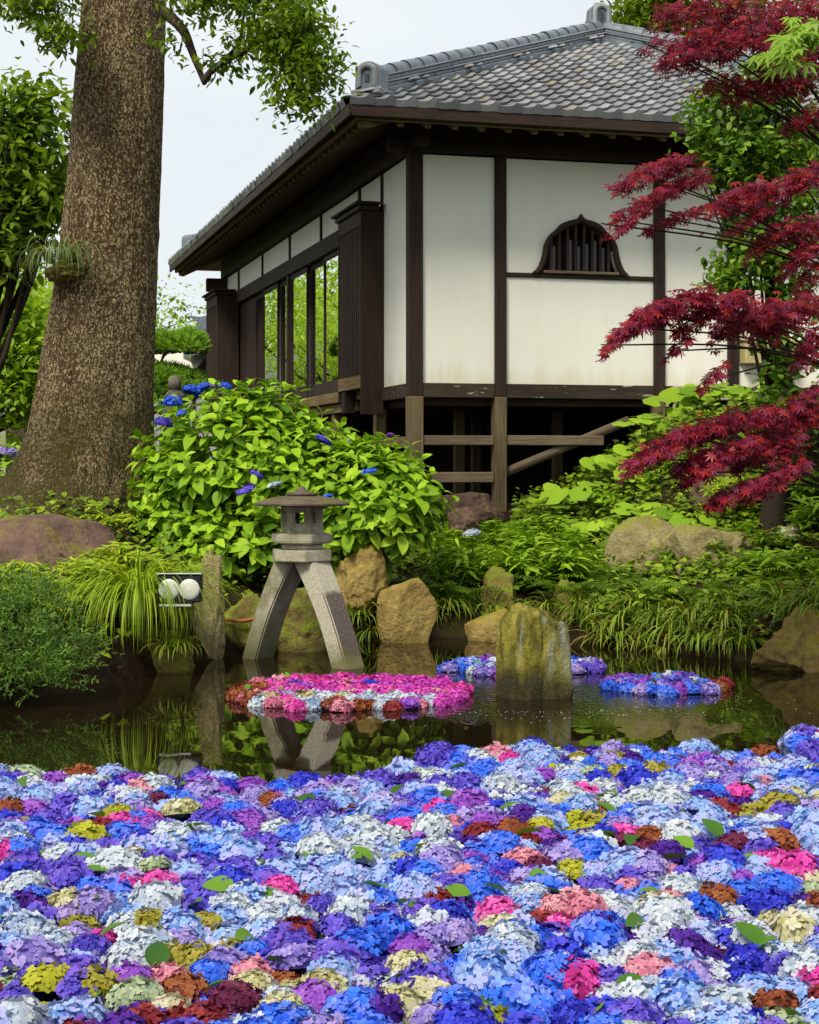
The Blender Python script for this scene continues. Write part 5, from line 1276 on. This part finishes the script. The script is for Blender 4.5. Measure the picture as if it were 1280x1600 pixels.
pr = [(-.4, fz(555)), (.1, fz(543)), (.6, fz(532)), (1.2, fz(512)), (1.9, fz(480)), (2.6, fz(440)), (2.6, fz(452)), (1.9, fz(492)), (1.2, fz(524)), (.6, fz(545)), (.1, fz(556)), (-.4, fz(566))]
obj('roof', prism('roof', pr, lambda a, b_, c: (a, -1.6+c, b_), 5.0), M['ridge'], bt)
obj('gable', prism('gable', [(.1, fz(560)), (2.6, fz(460)), (2.6, fz(575)), (-.3, fz(585))], lambda a, b_, c: (a, -.5+c, b_), .3), M['wood_x'], bt)
mb = MB(); mb.tube([(-.2, -1.6, fz(538)), (.15, -1.6, fz(534)), (.5, -1.6, fz(522)), (1.2, -1.6, fz(500))], .13, 8); obj('hip_ridge', mb.mesh('hip_ridge'), M['ridge'], bt)
oo_ = prism('ridge_end_tile', [(-.25, fz(502)), (.1, fz(503)), (.5, fz(498)), (.6, fz(520)), (.25, fz(530)), (-.05, fz(524)), (.05, fz(512)), (-.1, fz(508))], lambda a, b_, c: (a, -1.75+c, b_), .3); obj('ridge_end_tile', oo_, M['ridge'], bt)
# house fragment at the far left
fh = bpy.data.objects.new('storehouse', None); COL.objects.link(fh); b0 = P(10, 0, 40); fh.location = (b0.x, 40, GZ); tag(fh, 'distant storehouse with brown door behind the yellow green maple', 'building')
obj('wall', boxmesh('wall', -2.5, .6, 0, 3, -.2, 2.6, .01), M['plaster'], fh)
obj('door', boxmesh('door', .0, .55, -.06, -.003, -.1, 1.6, .01), plain('brown door', (.22, .15, .10), .7, .3), fh)
obj('roof', prism('roof', [(-3.2, 2.5), (-1, 3.6), (1.2, 2.5)], lambda a, b_, c: (a, -.6+c, b_), 4.2), M['ridge'], fh)

# ------------------------------------------------------------------ red maple on the right bank
MBASE = Vector((3.45, 13.0, gzf(3.45, 13.0)-.05))
mt = bpy.data.objects.new('red_maple', None); COL.objects.link(mt); mt.location = MBASE; tag(mt, 'red leaved maple with layered boughs reaching out in front of the hall', 'tree')
mb = MB(); mb.tube(curve_pts([(0, 0, -.2), (.05, .1, .9), (-.12, 0, 1.9), (.08, -.1, 3.0), (.2, 0, 4.6)], 5), np.linspace(.13, .05, 21), 9, wob=.08); obj('trunk', mb.mesh('trunk'), M['twig'], mt)
pads = [  # px, py, rx, ry, distance, leaves
 (1090, 22, 75, 24, 12.4, 240), (1120, 70, 90, 30, 12.2, 360), (1190, 40, 90, 40, 12.6, 380), (1085, 92, 60, 18, 12.1, 130), (1240, 100, 60, 45, 12.5, 280), (1200, 140, 75, 22, 12.6, 220), (1125, 132, 36, 12, 12.4, 60), (1250, 30, 50, 40, 12.8, 200), (1260, 190, 34, 22, 12.6, 90), (1018, 70, 18, 7, 12.1, 16),
 (1020, 272, 66, 16, 11.4, 190), (1062, 292, 50, 16, 11.5, 110), (1008, 318, 50, 12, 11.2, 90), (1060, 342, 60, 9, 11.4, 80), (990, 345, 32, 8, 11.1, 40), (958, 350, 14, 6, 11.1, 10),
 (1150, 312, 50, 20, 12.0, 130), (1215, 300, 60, 22, 12.4, 180), (1255, 285, 40, 20, 12.6, 100), (1225, 368, 60, 22, 12.3, 170), (1255, 400, 35, 22, 12.2, 80), (1170, 348, 40, 12, 12.2, 50), (1265, 440, 24, 30, 12.3, 60),
 (1050, 482, 70, 20, 10.9, 280), (1000, 508, 48, 17, 10.8, 150), (960, 535, 24, 13, 10.7, 45), (1110, 490, 60, 24, 11.1, 260), (1170, 500, 60, 24, 11.4, 240), (1230, 500, 55, 28, 11.7, 230), (1060, 545, 24, 9, 10.9, 30), (1265, 545, 26, 24, 11.7, 90), (1115, 590, 26, 10, 10.9, 36),
 (1080, 680, 70, 18, 11.0, 270), (1150, 665, 80, 18, 11.3, 300), (1230, 665, 60, 20, 11.6, 220), (1020, 712, 50, 15, 10.8, 150), (1120, 712, 70, 15, 11.0, 230), (1200, 708, 60, 20, 11.3, 180), (1160, 768, 60, 12, 10.9, 170), (1215, 745, 50, 15, 11.1, 120), (1260, 622, 30, 16, 11.6, 60), (1105, 735, 40, 10, 10.9, 70)]
pos = []; yd = []; up = []; sz = []; rn = []; mb = MB()
starts = {0: Vector((.1, 0, 3.4)), 1: Vector((0, 0, 2.6)), 2: Vector((-.05, 0, 1.9)), 3: Vector((0, 0, .9))}
for (px, py, rx, ry, d, n) in pads:
    c = P(px, py, d)-MBASE; k = d/FPX; lv = 0 if py < 220 else 1 if py < 440 else 2 if py < 620 else 3
    s0 = starts[lv]; p = curve_pts([s0, s0.lerp(c, .5)+Vector((0, 0, .08)), c+Vector((0, .0, -ry*k*.3)), c+Vector((-rx*k*.6, -.05, -ry*k*.3))], 5); mb.tube(p, np.linspace(.011, .002, len(p)), 5)
    cr_ = random.random()
    for q in range(int(n*1.5)):
        a = random.uniform(0, 6.28); rr = random.random()**.5; ex, ey = rr*math.cos(a), rr*math.sin(a)
        z = (1-rr*rr)*.6-.2+random.gauss(0, .42)-.25*(-ex)*.3
        pos.append((c.x+ex*rx*k, c.y+ey*max(.28, rx*k*.8), c.z+z*ry*k+ex*.10*(1 if lv > 0 else .4)))
        da = random.uniform(0, 6.28); yd.append((math.cos(da)-.5, math.sin(da)-.55, -.55+random.gauss(0, .35))); up.append((random.gauss(0, .35), random.gauss(-.35, .35), 1)); sz.append(random.uniform(.036, .074)); rn.append((cr_*.5+random.random()*.5))
Ms = frames(pos, yd, np.array(up), sz)
score = np.array([p[1] for p in pos])-np.array(sz)*8+RS.rand(len(pos))*.8
scatter_parts(mt, 'leaf', 'foliage', [maple_arr()], Ms, M['maple_red'], 300, score)
obj('branches', mb.mesh('branches'), M['twig'], mt, kind='stuff')
# lime maple spray in front of the red crown
ls = bpy.data.objects.new('green_maple', None); COL.objects.link(ls); lb = Vector((3.0, 9.6, gzf(4.6, 9.6))); lb = Vector((4.4, 10.2, gzf(4.4, 10.2))); ls.location = lb; tag(ls, 'lime green maple whose leafy branch tip crosses the red crown', 'tree')
mb = MB(); mb.tube(curve_pts([(0, 0, -.2), (-.1, 0, 1.5), (-.3, -.4, 3.4)], 5), np.linspace(.08, .03, 11), 7); obj('trunk', mb.mesh('trunk'), M['twig'], ls)
tips = [P(1290, 35, 9.3), P(1250, 70, 9.2), P(1210, 95, 9.1)]
mb = MB(); mb.tube([(-.3, -.4, 3.4)]+[p-lb for p in curve_pts(tips, 4)], np.linspace(.02, .004, 10), 5); obj('branch', mb.mesh('branch'), M['twig'], ls)
V = []; Y = []; S = []
for i in range(70):
    q = random.random(); p = tips[0].lerp(tips[2], q)+Vector((random.gauss(0, .05), random.gauss(0, .08), random.gauss(0, .035)))
    V.append(tuple(p-lb)); Y.append((-.7+random.gauss(0, .35), random.gauss(-.3, .3), -.6+random.gauss(0, .2))); S.append(random.uniform(.08, .12))
for i in range(500):
    p = Vector((random.uniform(3.0, 5.2), random.uniform(9, 11), random.uniform(3.4, 4.6))); V.append(tuple(p-lb)); Y.append((random.gauss(0, 1), random.gauss(0, 1), -.5)); S.append(random.uniform(.07, .11))
scatter_parts(ls, 'leaf', 'foliage', [maple_arr()], frames(V, Y, np.array([[random.gauss(0, .3), -.5, 1] for _ in V]), S), M['maple_lime'], 70, np.arange(len(V)))
# vine clad tree behind the maple
vt = bpy.data.objects.new('vine_clad_tree', None); COL.objects.link(vt); vx = P(1205, 0, 15.2); vbz = gzf(vx.x, 15.2)-.1; vb_ = Vector((vx.x, 15.2, vbz)); vt.location = vb_; tag(vt, 'tree smothered in small leaved green vine in front of the hall wall', 'tree')
mb = MB(); mb.tube(curve_pts([(0, 0, 0), (.1, 0, 1.4), (.0, 0, 2.6), (-.1, 0, 4.2)], 5), np.linspace(.13, .06, 16), 8); obj('trunk', mb.mesh('trunk'), M['twig'], vt)
bl_ = [pb(px, py, d, rx, ry, n, .35) for px, py, d, rx, ry, n in ((1130, 170, 14.7, 50, 40, 520), (1190, 150, 15, 70, 50, 700), (1120, 230, 14.7, 45, 35, 480), (1180, 240, 14.8, 60, 40, 700), (1240, 220, 15, 50, 60, 600), (1140, 275, 14.7, 35, 25, 260), (1190, 290, 14.9, 55, 30, 380), (1160, 405, 14.9, 45, 45, 420), (1140, 440, 14.8, 28, 35, 220), (1215, 400, 15, 60, 60, 560), (1250, 330, 15, 45, 60, 420), (1160, 345, 15, 25, 30, 110), (1250, 470, 15, 45, 60, 300), (1095, 160, 14.6, 16, 18, 40), (1105, 205, 14.6, 22, 16, 90), (1190, 520, 15, 30, 40, 60), (1240, 560, 15, 40, 60, 260), (1090, 215, 14.5, 12, 10, 24), (1250, 80, 15, 60, 60, 500), (1215, 620, 15, 50, 40, 220))]
crown('crown', vt, bl_, leaf_arr(1, .6, 3, .12, .2, .45), M['vine_leaf'], .085, vb_, .3, .085, 14)
mb = MB()
for i in range(26):
    c, r, n = random.choice(bl_); e = Vector(c)-vb_+Vector((random.gauss(0, .2), 0, random.gauss(0, .2))); s0 = Vector((0, 0, random.uniform(.8, 3.8))); p = curve_pts([s0, s0.lerp(e, .5)+Vector((0, 0, .15)), e], 4); mb.tube(p, np.linspace(.02, .004, len(p)), 5)
obj('branches', mb.mesh('branches'), M['twig'], vt, kind='stuff')
# creamy hydrangea on the right bank, small white flower on the bamboo grass
for px, py, d, r, lab, key in ((1240, 836, 14.9, .12, 'creamy white hydrangea flower head on the right bank', 'cream'), (737, 834, 15.6, .075, 'small white flower head above the bamboo grass', 'white')):
    c = P(px, py, d); t = bpy.data.objects.new('hydrangea_plant', None); COL.objects.link(t); b = Vector((c.x, d, gzf(c.x, d)-.02)); t.location = b; tag(t, lab, 'flower')
    cluster(t, b, c, r, key, .75, 2)
    mb = MB(); mb.tube([(0, 0, 0), (.02, 0, (c.z-b.z)*.6), c-b], .007, 5); obj('stem', mb.mesh('stem'), M['stem'], t)
    for q in range(4):
        o = obj('leaf', lm, None, t); a = q*1.57+.5; o.matrix_local = Matrix.Translation((0, 0, (c.z-b.z)*.75)) @ Matrix.Rotation(a, 4, 'Z') @ Matrix.Rotation(.3, 4, 'X') @ Matrix.Scale(.14, 4)
